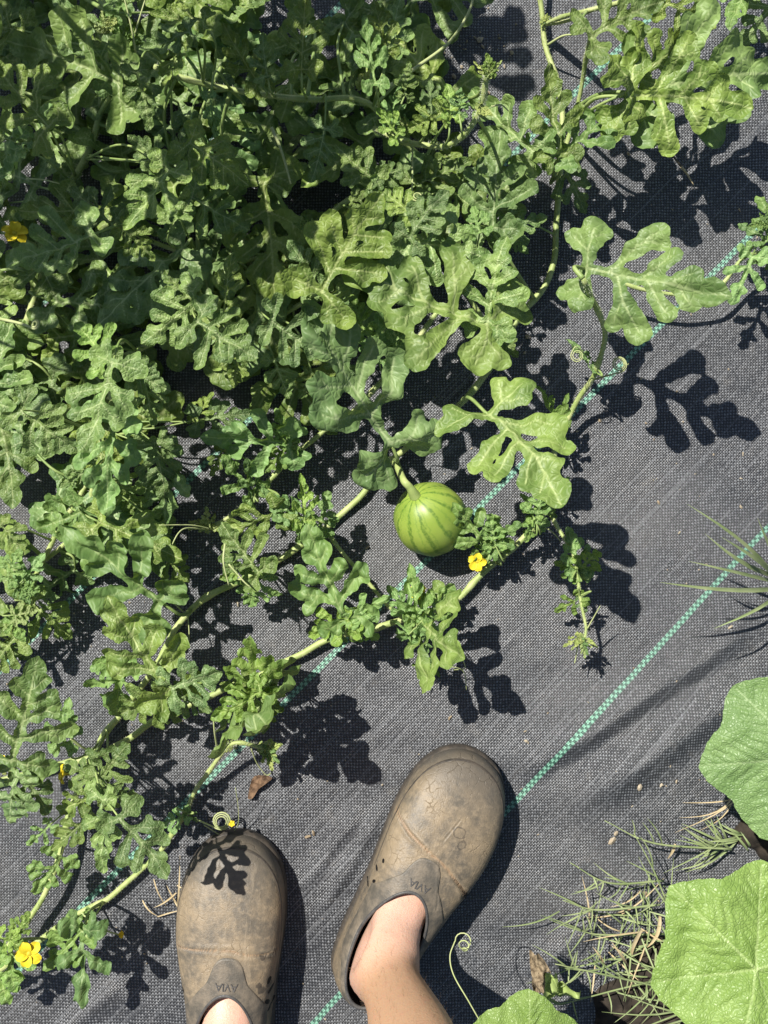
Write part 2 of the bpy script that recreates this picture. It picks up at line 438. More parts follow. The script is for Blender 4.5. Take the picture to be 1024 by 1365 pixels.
    z += 0.05 * np.clip(ax, 0, 0.08) / 0.08 * r.uniform(-0.6, 1)
    z -= z[np.argmin(x * x + y * y)]
    return finish_leaf('leaf', V, faces, z, vd, V, M[style])

def cucumber_leaf(seed):
    r = np.random.RandomState(seed); h = 0.0165
    xs = np.arange(-1.1, 1.1, h); ys = np.arange(-0.95, 1.12, h); X, Y = np.meshgrid(xs, ys)
    angs = np.radians([0, 28, 56, 88, 118, 146, 166, 180]); rad = np.array([1.0, 0.83, 0.95, 0.80, 0.88, 0.74, 0.62, 0.16])
    rad = rad * (1 + r.uniform(-0.03, 0.03, 8))
    def R(th):
        a = np.abs(th); b = np.interp(a, angs, rad)
        b = 0.75 * b + 0.125 * (np.interp(np.clip(a - 0.12, 0, 9), angs, rad) + np.interp(np.clip(a + 0.12, 0, math.pi), angs, rad))
        return b + 0.010 * (((th * 7.3) % 1.0) - 0.5) + 0.007 * np.sin(th * 13 + seed)
    TH = np.arctan2(X, Y); F = np.hypot(X, Y) - R(TH)
    V, faces = marching(None, xs, ys, F); x, y = V[:, 0], V[:, 1]
    vd = np.full_like(x, 9.0); puff = np.zeros_like(x)
    mains = [(0, 0.98, 0.009), (0.95, 0.9, 0.008), (-0.95, 0.9, 0.008), (2.02, 0.8, 0.007), (-2.02, 0.8, 0.007), (2.6, 0.55, 0.004), (-2.6, 0.55, 0.004)]
    for a, L, w in mains:
        d0 = np.array([math.sin(a), math.cos(a)]); d, t = seg_d(x, y, (0, 0), d0 * L); vd = np.minimum(vd, d - w * (1 - 0.7 * t))
        for q in range(6):
            for s2 in (-1, 1):
                st = d0 * L * (0.18 + 0.13 * q + 0.04 * (s2 > 0)); aa = a + s2 * r.uniform(0.7, 0.95); LL = (0.40 - 0.045 * q) * L
                e1 = st + np.array([math.sin(aa), math.cos(aa)]) * LL * 0.5; aa -= s2 * 0.2; e2 = e1 + np.array([math.sin(aa), math.cos(aa)]) * LL * 0.5
                for p0, p1 in ((st, e1), (e1, e2)):
                    d, t = seg_d(x, y, p0, p1); vd = np.minimum(vd, d + 0.002)
    z = 0.10 * np.hypot(x, y) - 0.16 * np.hypot(x, y) ** 2 + 0.02 * np.cos(3 * np.arctan2(x, y))
    z += smooth_noise(x, y, seed, [0.9, 0.3, 0.12], [0.055, 0.016, 0.003]) + 0.014 * np.clip(vd, 0, 0.05) / 0.05
    z -= z[np.argmin(x * x + y * y)]
    return finish_leaf('leaf', V, faces, z, vd, V, M['cuc'])

BANK = {'leaf': [melon_leaf(100 + i, 'leaf') for i in range(18)], 'young': [melon_leaf(300 + i, 'young') for i in range(10)],
        'bud': [melon_leaf(500 + i, 'bud') for i in range(4)]}
CUC = [cucumber_leaf(40 + i) for i in range(3)]

def leaf_matrix(pb, pt, roll=0.0, wf=1.0, pitch=0.0):
    ax = pt - pb; L = ax.length; yv = ax.normalized()
    up = Vector((0, 0, 1)); zv = (up - yv * up.dot(yv))
    zv = zv.normalized() if zv.length > 1e-4 else Vector((1, 0, 0))
    zv = Matrix.Rotation(roll, 3, yv) @ zv; xv = yv.cross(zv)
    R = Matrix((xv * L * wf, yv * L, zv * L)).transposed().to_4x4()
    return Matrix.Translation(pb) @ R

# ------------------------------------------------------------------ vines
class Vine:
    def __init__(s, label, pts, r, hairs=1.0, mat='stem', name='watermelon_vine', cat='vine'):
        P = [W(a, b, z) for a, b, z in pts]
        for p in P: p.z = max(p.z, GZ(p) + (r if np.isscalar(r) else r[0]) * 0.8)
        s.path = catmull([tuple(p) for p in P], 7)
        w = smooth_noise(s.path[:, 0], s.path[:, 1], len(label) * 7, [0.16, 0.05], [0.0016, 0.0008])
        s.path[:, 0] += w; s.path[:, 1] -= w
        s.root = empty(name, tuple(s.path[0]), label, cat, 'watermelon vines trailing over the weed fabric')
        s.pm = Matrix.Translation(s.path[0])
        nn = len(s.path); rv = np.full(nn, r) if np.isscalar(r) else np.interp(np.linspace(0, 1, nn), np.linspace(0, 1, len(r)), r)
        node = np.arange(nn) % 13; rv = 0.82 * rv * (1 + 0.28 * np.exp(-((node - 6) / 0.9) ** 2))
        v, f = tube(s.path, rv, 12, 0.07)
        st = mesh_obj('stem', v, f, M[mat], s.root, s.pm)
        rr = 0.82 * (r if np.isscalar(r) else float(np.mean(r)))
        s.hair(st, s.path, rr, hairs)
    def hair(s, st, path, r, dens):
        L = np.linalg.norm(np.diff(path, axis=0), axis=1).sum(); n = int(L * 1500 * dens)
        if n < 8: return
        t, N, B = frames(path); v = []; f = []
        for _ in range(n):
            q = rnd.random() * (len(path) - 1.001); i = int(q); c = path[i] + (path[i + 1] - path[i]) * (q - i)
            a = rnd.random() * 6.283; d = math.cos(a) * N[i] + math.sin(a) * B[i]
            e = d + t[i] * rnd.uniform(-0.4, 0.4); h = rnd.uniform(0.0016, 0.004); w = 0.00016
            p = c + d * r * 0.95; k = len(v); sd = np.cross(d, t[i])
            v += [p + t[i] * w, p - t[i] * w + sd * w, p - t[i] * w - sd * w, p + e * h]
            f += [(k, k + 1, k + 3), (k + 1, k + 2, k + 3), (k + 2, k, k + 3)]
        o = mesh_obj('stem_hairs', v, f, M['hair'], st); o['kind'] = 'stuff'
        o.matrix_parent_inverse = Matrix.Identity(4)
    def nearest(s, p):
        d = np.hypot(s.path[:, 0] - p[0], s.path[:, 1] - p[1]); i = int(np.argmin(d)); return d[i], s.path[i]
    def leaf(s, pb, pt, style, roll, wf, seed, petiole=True):
        r = random.Random(seed); me = r.choice(BANK[style])
        Mx = leaf_matrix(pb, pt, roll, wf)
        o = bpy.data.objects.new('leaf', me); link(o, s.root, s.pm); o.matrix_basis = Mx
        if petiole:
            d, q = s.nearest(pb); q = Vector(q); back = (pb - pt); back.z = 0
            if back.length > 1e-4: back.normalize()
            if d > 0.17:
                q = pb + back * min(0.10, pb.z * 0.8) ; q.z = max(GZ(q) + 0.004, 0.006)
            mid = (pb + q) / 2 + back * 0.012 + Vector((0, 0, 0.012 + 0.12 * (pb.z - q.z)))
            rad = max(0.0011, min(0.0023, (pt - pb).length * 0.016))
            path = catmull([tuple(q), tuple(mid), tuple(pb + Vector((0, 0, -rad)))], 6)
            v, f = tube(path, [rad * 1.3, rad, rad * 0.8], 6)
            pe = mesh_obj('petiole', v, f, M['petiole'], o); pe.matrix_parent_inverse = Mx.inverted()
        return o
    def tendril(s, pts, r=0.0006, coil=None):
        P = catmull([tuple(W(*p)) for p in pts], 8)
        if coil:
            turns, R = coil; e = P[-1]; d = P[-1] - P[-3]; d /= np.linalg.norm(d) + 1e-9
            sd = np.array([-d[1], d[0], 0]); c = e + sd * R; ex = []
            for k in range(1, int(turns * 14)):
                a = k / 14 * 2 * math.pi; q = R * (1 - 0.55 * k / (turns * 14))
                ex.append(c - sd * q * math.cos(a) + d * q * math.sin(a) + np.array([0, 0, 0.0016 * a / 6.28]))
            P = np.vstack([P, ex])
        v, f = tube(P, [r * 1.3, r, r * 0.7], 5); mesh_obj('tendril', v, f, M['tendril'], s.root, s.pm)
    def bud(s, px, py, z, size, direction, n=6, style='bud'):
        """a growing tip: a rosette of small folded leaves"""
        for k in range(n):
            a = math.radians(direction + rnd.uniform(-75, 75)); L = size * rnd.uniform(0.6, 1.1)
            pb = W(px + rnd.uniform(-3, 3), py + rnd.uniform(-3, 3), z + rnd.uniform(-0.004, 0.004))
            pt = pb + Vector((math.cos(a) * L * S, math.sin(a) * L * S, rnd.uniform(0.0, 0.6) * L * S))
            s.leaf(pb, pt, style if rnd.random() < 0.7 else 'young', rnd.uniform(-0.8, 0.8), rnd.uniform(0.5, 0.85), rnd.randrange(9999), False)

VINES = {}
def vine(key, *a, **k): VINES[key] = Vine(*a, **k); return VINES[key]
vine('A', 'thick pale watermelon vine running from the top edge past the melon stalk to lower left',
     [(712, -60, .05), (720, 0, .03), (728, 60, .02), (745, 120, .02), (749, 200, .015), (743, 290, .012), (730, 368, .012), (684, 435, .012), (647, 500, .012), (590, 558, .012), (515, 622, .012), (462, 678, .01), (405, 722, .01), (345, 762, .01), (270, 803, .01), (240, 830, .01), (210, 885, .01), (172, 938, .01), (126, 1002, .012), (100, 1060, .02), (78, 1150, .03), (45, 1215, .03), (15, 1260, .03), (-40, 1330, .01)], [0.0035, 0.0042, 0.0046, 0.0048, 0.0045, 0.0036])
vine('B', 'watermelon vine arching down from beneath the right hand leaf and passing below the melon',
     [(778, 372, .20), (800, 420, .15), (805, 450, .11), (793, 495, .07), (770, 535, .04), (745, 588, .02), (735, 650, .015), (712, 703, .012), (640, 765, .012), (600, 803, .012), (512, 834, .012), (436, 853, .012), (360, 893, .012), (280, 927, .012), (200, 962, .012), (140, 1003, .012), (75, 1022, .012), (0, 1040, .01), (-60, 1060, .01)], [0.0030, 0.0040, 0.0046, 0.0048, 0.0045])
vine('C', 'slim young watermelon runner whose pale tip lies above the left clog',
     [(352, 998, .05), (318, 990, .06), (297, 1002, .05), (272, 1040, .03), (245, 1088, .015), (215, 1130, .012), (150, 1192, .012), (108, 1216, .012), (50, 1257, .012), (0, 1292, .012), (-50, 1340, .01)], [0.0026, 0.0030, 0.0042, 0.0044], hairs=1.6)
vine('D', 'short leafy watermelon side shoot hanging free on bare fabric below centre right',
     [(728, 672, .03), (745, 705, .05), (765, 742, .06), (773, 800, .06), (781, 838, .06), (777, 858, .06)], [0.0028, 0.0022, 0.0018], hairs=2)
vine('E', 'young hairy watermelon runner with curly leaves left of the melon',
     [(590, 410, .03), (565, 440, .03), (530, 480, .03), (480, 540, .03), (402, 598, .03), (340, 655, .035), (300, 690, .04), (275, 705, .05)], [0.0036, 0.0034, 0.0028], hairs=2)
vine('F', 'thin watermelon side shoot ending in a leafy rosette with yellow flower below the melon',
     [(432, 703, .015), (450, 728, .02), (490, 775, .025), (520, 810, .025), (545, 832, .03), (566, 868, .03), (575, 885, .03)], [0.0030, 0.0026, 0.0020], hairs=1.4)
vine('G', 'watermelon vine at the left edge with a pale crinkled shoot above the big lower leaf',
     [(118, 640, .04), (75, 710, .04), (45, 780, .04), (20, 830, .04), (2, 885, .03), (-40, 960, .01)], 0.0034)
vine('H', 'shaded watermelon vine running down inside the upper left corner',
     [(150, 20, .10), (140, 90, .07), (128, 175, .05), (108, 225, .05), (88, 262, .05), (70, 330, .04), (45, 400, .04), (15, 470, .03), (-40, 560, .01)], 0.0042, hairs=1.6)
vine('I', 'upright hairy watermelon shoot with curled young tip at top centre',
     [(500, 172, .10), (545, 190, .12), (590, 192, .15), (622, 172, .18), (642, 140, .20), (648, 105, .22), (655, 92, .23)], [0.0034, 0.0034, 0.0030], hairs=3)
vine('J', 'watermelon vine crossing the shaded canopy at top left of centre',
     [(205, 88, .12), (260, 108, .12), (345, 126, .12), (420, 133, .12), (490, 138, .11), (540, 190, .08), (600, 250, .04), (640, 330, .03)], 0.0034)
vine('K', 'watermelon vine under the dense middle of the canopy left of centre',
     [(420, 395, .05), (350, 430, .05), (270, 430, .05), (200, 460, .05), (150, 490, .05), (150, 560, .05), (125, 640, .05), (115, 700, .04), (60, 745, .03)], 0.0034)
vine('L', 'watermelon runner entering at the right edge with two small bright leaves',
     [(1090, 330, .05), (1030, 335, .05), (990, 345, .06), (950, 385, .05), (880, 390, .05), (820, 375, .05)], 0.0026, hairs=1.4)
vine('N', 'watermelon side branch at top right carrying broad bright leaves',
     [(722, 33, .02), (752, 22, .06), (790, 14, .1), (850, 0, .1), (930, -20, .1)], 0.0030)
vine('P', 'watermelon side branch leaning down to the fabric beside the top green stripe',
     [(787, 50, .12), (779, 85, .08), (770, 132, .05), (752, 203, .03), (735, 245, .02)], 0.0028)
vine('Q', 'shaded watermelon vine below the left edge leaf with the yellow flower',
     [(90, 250, .08), (160, 300, .06), (240, 335, .05), (330, 350, .05), (420, 300, .05), (500, 250, .05), (560, 300, .04), (650, 435, .02)], 0.0032)

# traced leaves: base px, tip px, base z, tip z, style, roll (deg), width factor, vine key (None: nearest)
Y, L_, Bd = 'young', 'leaf', 'bud'
T = [
 # top right
 (840, 127, 1002, 147, .14, .15, L_, 10, .95, 'P'), (858, 122, 1050, 104, .12, .10, L_, -5, .9, 'P'), (836, 122, 918, 38, .15, .13, L_, 25, .8, 'P'),
 (788, 50, 884, 4, .14, .14, L_, -10, 1.05, 'N'), (888, 4, 952, 38, .10, .09, L_, 10, 1, 'N'), (1038, -5, 985, 62, .06, .05, L_, 0, 1.1, 'N'), (1005, -25, 972, 32, .08, .08, Y, 30, .8, 'N'),
 (752, 203, 829, 137, .11, .11, Y, -10, .95, 'P'), (744, 206, 731, 88, .12, .14, L_, 15, .75, 'P'), (712, 202, 627, 117, .12, .11, L_, -20, .8, 'P'),
 (746, 214, 779, 284, .08, .06, L_, 10, .9, 'P'), (708, 195, 690, 245, .07, .06, Y, 0, .8, 'P'),
 (656, 306, 668, 172, .12, .14, L_, 0, .85, 'A'), (662, 306, 728, 288, .11, .10, L_, 0, .8, 'A'), (664, 300, 700, 330, .07, .06, Y, 0, .8, 'A'),
 (780, 357, 968, 390, .17, .25, L_, 8, .92, 'B'),
 (1003, 342, 974, 405, .08, .07, Y, 0, 1, 'L'), (1032, 325, 998, 300, .08, .10, Y, 10, 1, 'L'), (1040, 335, 1002, 348, .07, .06, Y, -10, .9, 'L'), (1042, 310, 1015, 268, .08, .08, Y, 0, 1, 'L'),
 # centre right
 (650, 552, 740, 670, .19, .255, L_, 0, 1.0, 'A'),
 (652, 433, 468, 342, .17, .20, L_, 5, .95, 'A'), (650, 430, 674, 316, .17, .19, L_, -5, .95, 'A'), (548, 322, 655, 348, .13, .13, L_, 0, .95, 'Q'),
 (546, 318, 598, 258, .14, .15, L_, -10, .95, 'Q'), (428, 390, 512, 262, .16, .18, L_, 0, .95, 'K'), (425, 388, 474, 420, .13, .12, L_, 0, 1.1, 'K'),
 (425, 386, 385, 322, .13, .13, L_, 0, .9, 'K'), (362, 428, 442, 474, .15, .15, L_, 0, 1.1, 'K'), (522, 592, 428, 416, .10, .20, L_, -8, .82, 'A'),
 (655, 436, 690, 475, .14, .12, L_, 0, .9, 'A'),
 (505, 482, 508, 425, .07, .09, Y, 0, .9, 'E'), (520, 470, 543, 432, .07, .08, Y, 0, .8, 'E'), (485, 440, 470, 400, .09, .10, Y, 10, 1, 'E'),
 (50, 248, -40, 212, .06, .05, L_, 0, 1.1, 'H'), (10, 270, -50, 300, .05, .05, L_, 0, 1.1, 'H'), (30, 40, -40, 20, .08, .08, L_, 0, 1.1, 'H'), (20, 190, -50, 160, .09, .09, L_, 0, 1.1, 'H'),
 # middle left canopy
 (262, 428, 342, 474, .17, .18, L_, 0, 1.15, 'K'), (300, 402, 312, 343, .14, .15, L_, 15, .8, 'K'), (262, 400, 190, 456, .14, .13, L_, 0, 1.0, 'K'), (262, 404, 222, 358, .12, .12, L_, 0, .9, 'K'),
 (142, 482, 98, 430, .13, .13, Y, 0, 1.1, 'K'), (150, 482, 102, 598, .18, .18, L_, 0, .92, 'K'), (156, 488, 226, 522, .14, .12, L_, 10, 1, 'K'),
 (194, 512, 206, 567, .12, .11, L_, 0, .9, 'K'), (153, 562, 143, 684, .12, .13, Y, 0, .75, 'K'), (28, 546, 100, 604, .15, .15, L_, 0, 1, 'K'),
 (128, 622, 80, 650, .11, .10, L_, -10, .9, 'K'), (108, 682, 52, 702, .10, .09, Y, 0, 1.1, 'G'), (132, 696, 240, 746, .10, .11, L_, 10, .8, 'G'),
 (214, 802, 78, 716, .10, .16, Y, 0, .85, 'A'), (228, 920, 148, 802, .13, .17, L_, -5, .85, 'A'), (165, 886, 156, 962, .09, .07, Y, 0, .9, 'A'), (162, 888, 124, 888, .08, .08, Y, 0, 1, 'A'),
 (230, 918, 290, 904, .14, .14, L_, 0, 1.25, 'A'), (226, 924, 212, 968, .11, .10, L_, 20, 1, 'B'), (222, 928, 160, 950, .10, .08, L_, -20, 1.1, 'B'), (236, 925, 282, 948, .12, .11, L_, 0, .9, 'B'),
 (338, 925, 350, 960, .06, .225, L_, -45, .95, 'B'), (343, 920, 334, 852, .13, .16, Y, 10, .9, 'B'), (348, 922, 282, 960, .15, .14, Y, 0, .9, 'B'), (350, 924, 350, 976, .11, .12, L_, -10, 1.1, 'B'), (344, 915, 294, 912, .13, .11, L_, 25, .8, 'B'),
 # below the melon
 (463, 826, 412, 704, .08, .11, Y, 0, .85, 'B'), (466, 828, 410, 852, .08, .06, Y, 10, .9, 'B'), (468, 826, 502, 852, .07, .06, Y, 0, 1, 'B'), (470, 822, 512, 800, .08, .08, Y, 20, .8, 'B'), (462, 828, 452, 862, .06, .05, Y, 0, 1, 'B'),
 (556, 826, 546, 758, .06, .08, Y, 0, .6, 'F'), (560, 830, 606, 782, .06, .07, Y, 0, 1, 'F'), (562, 830, 610, 873, .05, .16, L_, 0, .9, 'F'), (556, 834, 534, 852, .06, .05, Y, 0, 1.1, 'F'), (551, 822, 522, 788, .05, .06, Y, 0, .8, 'F'), (568, 838, 566, 868, .06, .05, Y, 0, 1.1, 'F'),
 (654, 732, 605, 672, .05, .09, Y, 0, .85, 'B'), (656, 730, 688, 702, .05, .06, Y, 0, 1, 'B'), (654, 734, 630, 746, .04, .04, Y, 0, 1, 'B'), (660, 726, 655, 690, .06, .07, Y, 0, .9, 'B'),
 (716, 696, 722, 654, .06, .08, Y, 0, 1, 'B'), (712, 692, 698, 662, .06, .07, Y, 10, .9, 'B'), (712, 694, 704, 718, .05, .04, Y, 0, 1, 'B'), (732, 650, 756, 640, .06, .06, Y, 0, 1, 'B'), (728, 665, 740, 690, .06, .05, Y, 0, 1, 'B'),
 (770, 762, 757, 704, .06, .08, Y, 0, .8, 'D'), (770, 760, 796, 738, .06, .07, Y, 0, 1, 'D'), (770, 764, 742, 752, .06, .06, Y, 0, 1, 'D'), (774, 796, 744, 812, .06, .05, Y, 0, .8, 'D'), (774, 797, 780, 814, .06, .05, Y, 0, 1, 'D'),
 (742, 575, 728, 522, .05, .08, Y, 60, .6, 'B'), (745, 580, 752, 535, .05, .07, Y, -50, .6, 'B'), (788, 492, 764, 456, .07, .08, Y, 55, .6, 'B'),
 # young runner left of melon
 (384, 592, 272, 587, .06, .09, Y, 0, .8, 'E'), (386, 590, 372, 552, .06, .08, Y, 0, .8, 'E'), (384, 594, 358, 622, .06, .05, Y, 0, .8, 'E'), (336, 658, 298, 606, .06, .07, Y, 10, 1, 'E'), (338, 655, 330, 618, .06, .08, Y, 40, 1, 'E'),
 (406, 697, 352, 648, .09, .10, Y, 15, .65, 'A'), (405, 695, 402, 636, .10, .12, Y, 0, .65, 'A'), (372, 680, 290, 706, .09, .08, L_, -10, .75, 'E'),
 (345, 764, 296, 698, .12, .12, L_, 0, 1.05, 'A'), (342, 766, 332, 804, .08, .06, Y, 0, 1.1, 'A'), (348, 762, 370, 764, .07, .06, Y, 0, 1, 'A'), (338, 752, 300, 772, .09, .08, Y, 0, .9, 'A'),
 (425, 706, 432, 668, .06, .07, Y, 0, 1, 'A'), (420, 702, 398, 722, .05, .04, Y, 0, 1, 'A'), (410, 690, 370, 690, .07, .06, Y, 20, .7, 'A'),
 # lower left
 (15, 1016, 48, 880, .16, .19, L_, 5, 1.0, 'B'), (22, 1030, 12, 1098, .15, .13, L_, -5, 1, 'B'), (30, 1034, 62, 1088, .14, .14, L_, 0, .9, 'B'), (85, 992, 88, 934, .07, .09, Y, 0, .8, 'A'),
 (134, 1040, 88, 1016, .14, .13, L_, 20, 1.1, 'A'), (135, 1038, 170, 998, .14, .16, L_, 0, 1.1, 'A'), (144, 1044, 168, 1060, .13, .12, L_, 0, 1, 'A'), (130, 1056, 74, 1082, .12, .10, L_, -15, .95, 'A'),
 (135, 1064, 128, 1166, .17, .18, L_, 15, .7, 'A'), (140, 1066, 184, 1062, .16, .16, L_, 0, 1, 'A'), (158, 1090, 218, 1172, .19, .20, L_, 0, .95, 'A'), (116, 1090, 68, 1132, .12, .12, L_, 0, .9, 'A'),
 (66, 1100, 40, 1122, .09, .09, Y, 0, 1, 'A'), (80, 1142, 44, 1192, .08, .09, Y, 0, 1, 'A'), (16, 1262, 20, 1326, .07, .06, Y, 0, 1, 'C'), (0, 1248, 26, 1266, .08, .08, Y, 0, 1, 'C'), (-10, 1280, 8, 1330, .07, .07, Y, 0, 1, 'C'), (20, 1250, 36, 1222, .08, .09, Y, 0, 1, 'A'),
 (112, 1236, 106, 1344, .09, .09, Y, 0, .7, 'C'), (110, 1240, 62, 1288, .09, .08, Y, 20, .8, 'C'), (112, 1238, 116, 1215, .06, .06, Y, 0, 1, 'C'), (248, 1086, 216, 1096, .03, .03, Y, 30, .9, 'C'), (250, 1084, 262, 1094, .03, .03, Y, 0, 1, 'C'),
 (42, 803, 96, 850, .05, .04, L_, 0, 1.0, 'G'), (42, 800, 78, 798, .05, .05, L_, 0, .8, 'G'), (20, 820, 48, 812, .08, .09, Bd, 0, 1.2, 'G'), (18, 822, 30, 850, .07, .07, Y, 0, 1, 'G'), (10, 772, 24, 740, .09, .1, Y, 0, 1, 'G'), (34, 770, 52, 744, .08, .09, Y, 0, .9, 'G'), (22, 775, 36, 800, .07, .07, Y, 0, .8, 'G'), (0, 700, 30, 740, .09, .08, L_, 0, 1, 'G'),
 (20, 850, -20, 900, .06, .05, L_, 0, 1, 'G'), (-5, 850, 40, 880, .05, .04, L_, 0, 1, 'G'),
 # upper left
 (160, 112, 8, 60, .15, .14, L_, 0, .92, 'H'), (66, 170, -16, 82, .22, .22, L_, -20, .9, 'H'), (62, 172, -6, 234, .20, .17, Y, 35, .9, 'H'), (150, 98, 76, -8, .13, .13, L_, 0, .9, 'H'), (182, 96, 196, 170, .18, .16, L_, 0, .85, 'J'),
 (244, 58, 214, 118, .18, .17, L_, 10, .9, 'J'), (254, 44, 188, 66, .18, .18, L_, 0, .8, 'J'), (160, -10, 152, 36, .16, .15, Y, 0, .9, 'H'), (272, 30, 200, 18, .17, .17, L_, 0, .8, 'J'), (172, 112, 150, 150, .13, .11, L_, 0, .9, 'H'),
 (226, 226, 164, 302, .18, .18, L_, 0, 1.0, 'H'), (222, 222, 172, 182, .15, .15, L_, 0, .9, 'H'), (252, 190, 328, 248, .19, .17, L_, 0, 1.0, 'J'), (280, 128, 288, 178, .18, .16, Y, 40, .5, 'J'), (235, 215, 245, 170, .15, .16, L_, 0, .7, 'H'),
 (122, 312, 8, 350, .16, .17, L_, 0, .95, 'Q'), (164, 305, 204, 348, .13, .12, L_, 0, 1, 'Q'), (150, 300, 92, 252, .12, .12, L_, 0, 1, 'Q'), (245, 330, 132, 432, .10, .09, L_, 0, .95, 'Q'), (45, 338, 76, 412, .08, .07, L_, 0, 1.1, 'H'), (228, 300, 262, 262, .12, .12, L_, 0, 1, 'Q'),
 (350, 242, 358, 398, .10, .09, L_, 0, .85, 'Q'), (255, 262, 332, 304, .12, .11, L_, 0, 1, 'Q'), (433, 170, 414, 240, .12, .11, L_, 0, .85, 'J'), (402, 94, 405, -8, .15, .16, L_, 10, .8, 'J'), (357, 102, 352, 44, .13, .14, L_, 0, .9, 'J'), (345, 110, 300, 30, .12, .12, L_, 0, .8, 'J'),
 (500, 112, 486, 22, .16, .18, Y, 0, .55, 'J'), (522, 64, 536, -4, .13, .14, L_, 0, .9, 'J'), (515, 70, 500, 0, .13, .14, L_, 0, .8, 'J'), (540, 126, 547, 84, .14, .15, L_, 0, .9, 'I'), (588, 150, 544, 174, .15, .14, L_, -10, .95, 'I'), (600, 156, 598, 116, .15, .16, Y, 30, .9, 'I'), (612, 150, 614, 122, .17, .18, Y, -30, .9, 'I'), (575, 150, 576, 106, .12, .12, L_, 0, .8, 'I'),
 (500, 240, 450, 192, .13, .13, L_, 0, 1, 'Q'), (500, 236, 546, 220, .13, .12, L_, 0, 1, 'Q'), (498, 250, 542, 262, .13, .12, L_, 0, .9, 'Q'), (555, 246, 628, 214, .10, .10, L_, 0, .9, 'Q'), (600, 255, 644, 284, .09, .09, L_, 0, .9, 'Q'), (552, 286, 508, 250, .14, .15, L_, 0, .9, 'Q'), (640, 310, 632, 280, .12, .12, Y, 0, 1, 'Q'), (490, 285, 470, 245, .12, .12, L_, 0, .9, 'Q'), (530, 180, 505, 150, .14, .14, Y, 0, .8, 'I'), (520, 160, 530, 120, .13, .14, Y, 0, .7, 'I'),
 (205, 590, 216, 668, .09, .08, L_, 0, 1.0, 'K'), (206, 596, 246, 604, .09, .08, L_, 0, .9, 'K'), (262, 562, 336, 552, .07, .06, L_, 0, .9, 'K'), (262, 560, 284, 522, .07, .07, L_, 0, .8, 'K'), (296, 600, 280, 634, .06, .05, L_, 0, .9, 'E'), (366, 480, 386, 531, .09, .07, L_, 0, 1, 'K'), (416, 498, 398, 530, .08, .07, L_, 0, 1, 'K'), (318, 478, 310, 516, .09, .08, L_, 0, 1, 'K'), (160, 640, 190, 690, .07, .06, L_, 0, 1, 'G'), (450, 480, 470, 520, .09, .08, L_, 0, .9, 'E'), (200, 690, 220, 730, .06, .05, L_, 0, 1, 'G'), (220, 740, 250, 775, .06, .05, L_, 0, 1, 'G'),
]
for i, (bx, by, tx, ty, zb, zt, st, roll, wf, key) in enumerate(T):
    r = random.Random(i * 31 + 5)
    sc_ = (1.2 if math.hypot(tx - bx, ty - by) < 58 else 1.02) if st == Y else 1.03
    cup = 0.035 if (key in 'HJKQI' and zb > .115) else 0.0; zb += cup; zt += cup + r.uniform(-.018, .018)
    tx, ty = bx + (tx - bx) * sc_, by + (ty - by) * sc_
    VINES[key].leaf(W(bx, by, zb), W(tx, ty, zt), st, math.radians(roll + r.uniform(-20, 20)), wf * r.uniform(0.94, 1.08), i * 17 + 3)

# canopy fill: lower leaves under the traced ones
POLY = [(-60, -60), (575, -60), (560, 60), (590, 110), (640, 170), (665, 280), (640, 400), (560, 450), (430, 490), (330, 480), (255, 505), (225, 600), (215, 700), (130, 770), (50, 800), (-60, 860)]
def inside(x, y):
    c = False; n = len(POLY)
    for k in range(n):
        (x1, y1), (x2, y2) = POLY[k], POLY[(k + 1) % n]
        if (y1 > y) != (y2 > y) and x < (x2 - x1) * (y - y1) / (y2 - y1) + x1: c = not c
    return c
cnt = 0; canopy_keys = ['H', 'J', 'K', 'Q', 'G', 'I', 'E']
placed = []
while cnt < 88:
    x, y = rnd.uniform(-60, 665), rnd.uniform(-60, 860)
    if not inside(x, y): continue
    if any((x - a) ** 2 + (y - b) ** 2 < 34 ** 2 for a, b in placed): 
        if rnd.random() < 0.9: continue
    if x < 75 and 10 < y < 60 or (x < 130 and 175 < y < 290): continue
    placed.append((x, y))
    z = rnd.uniform(0.02, 0.07); Lp = rnd.uniform(95, 150); a = rnd.uniform(0, 6.283)
    pb = W(x, y, z); pt = pb + Vector((math.cos(a), math.sin(a), rnd.uniform(-0.25, 0.15))) * Lp * S
    d = [(VINES[k].nearest(pb)[0], k) for k in canopy_keys]; key = min(d)[1]
    st = 'young' if rnd.random() < 0.06 else 'leaf'
    VINES[key].leaf(pb, pt, st, rnd.uniform(-0.5, 0.5), rnd.uniform(0.85, 1.1), rnd.randrange(99999)); cnt += 1

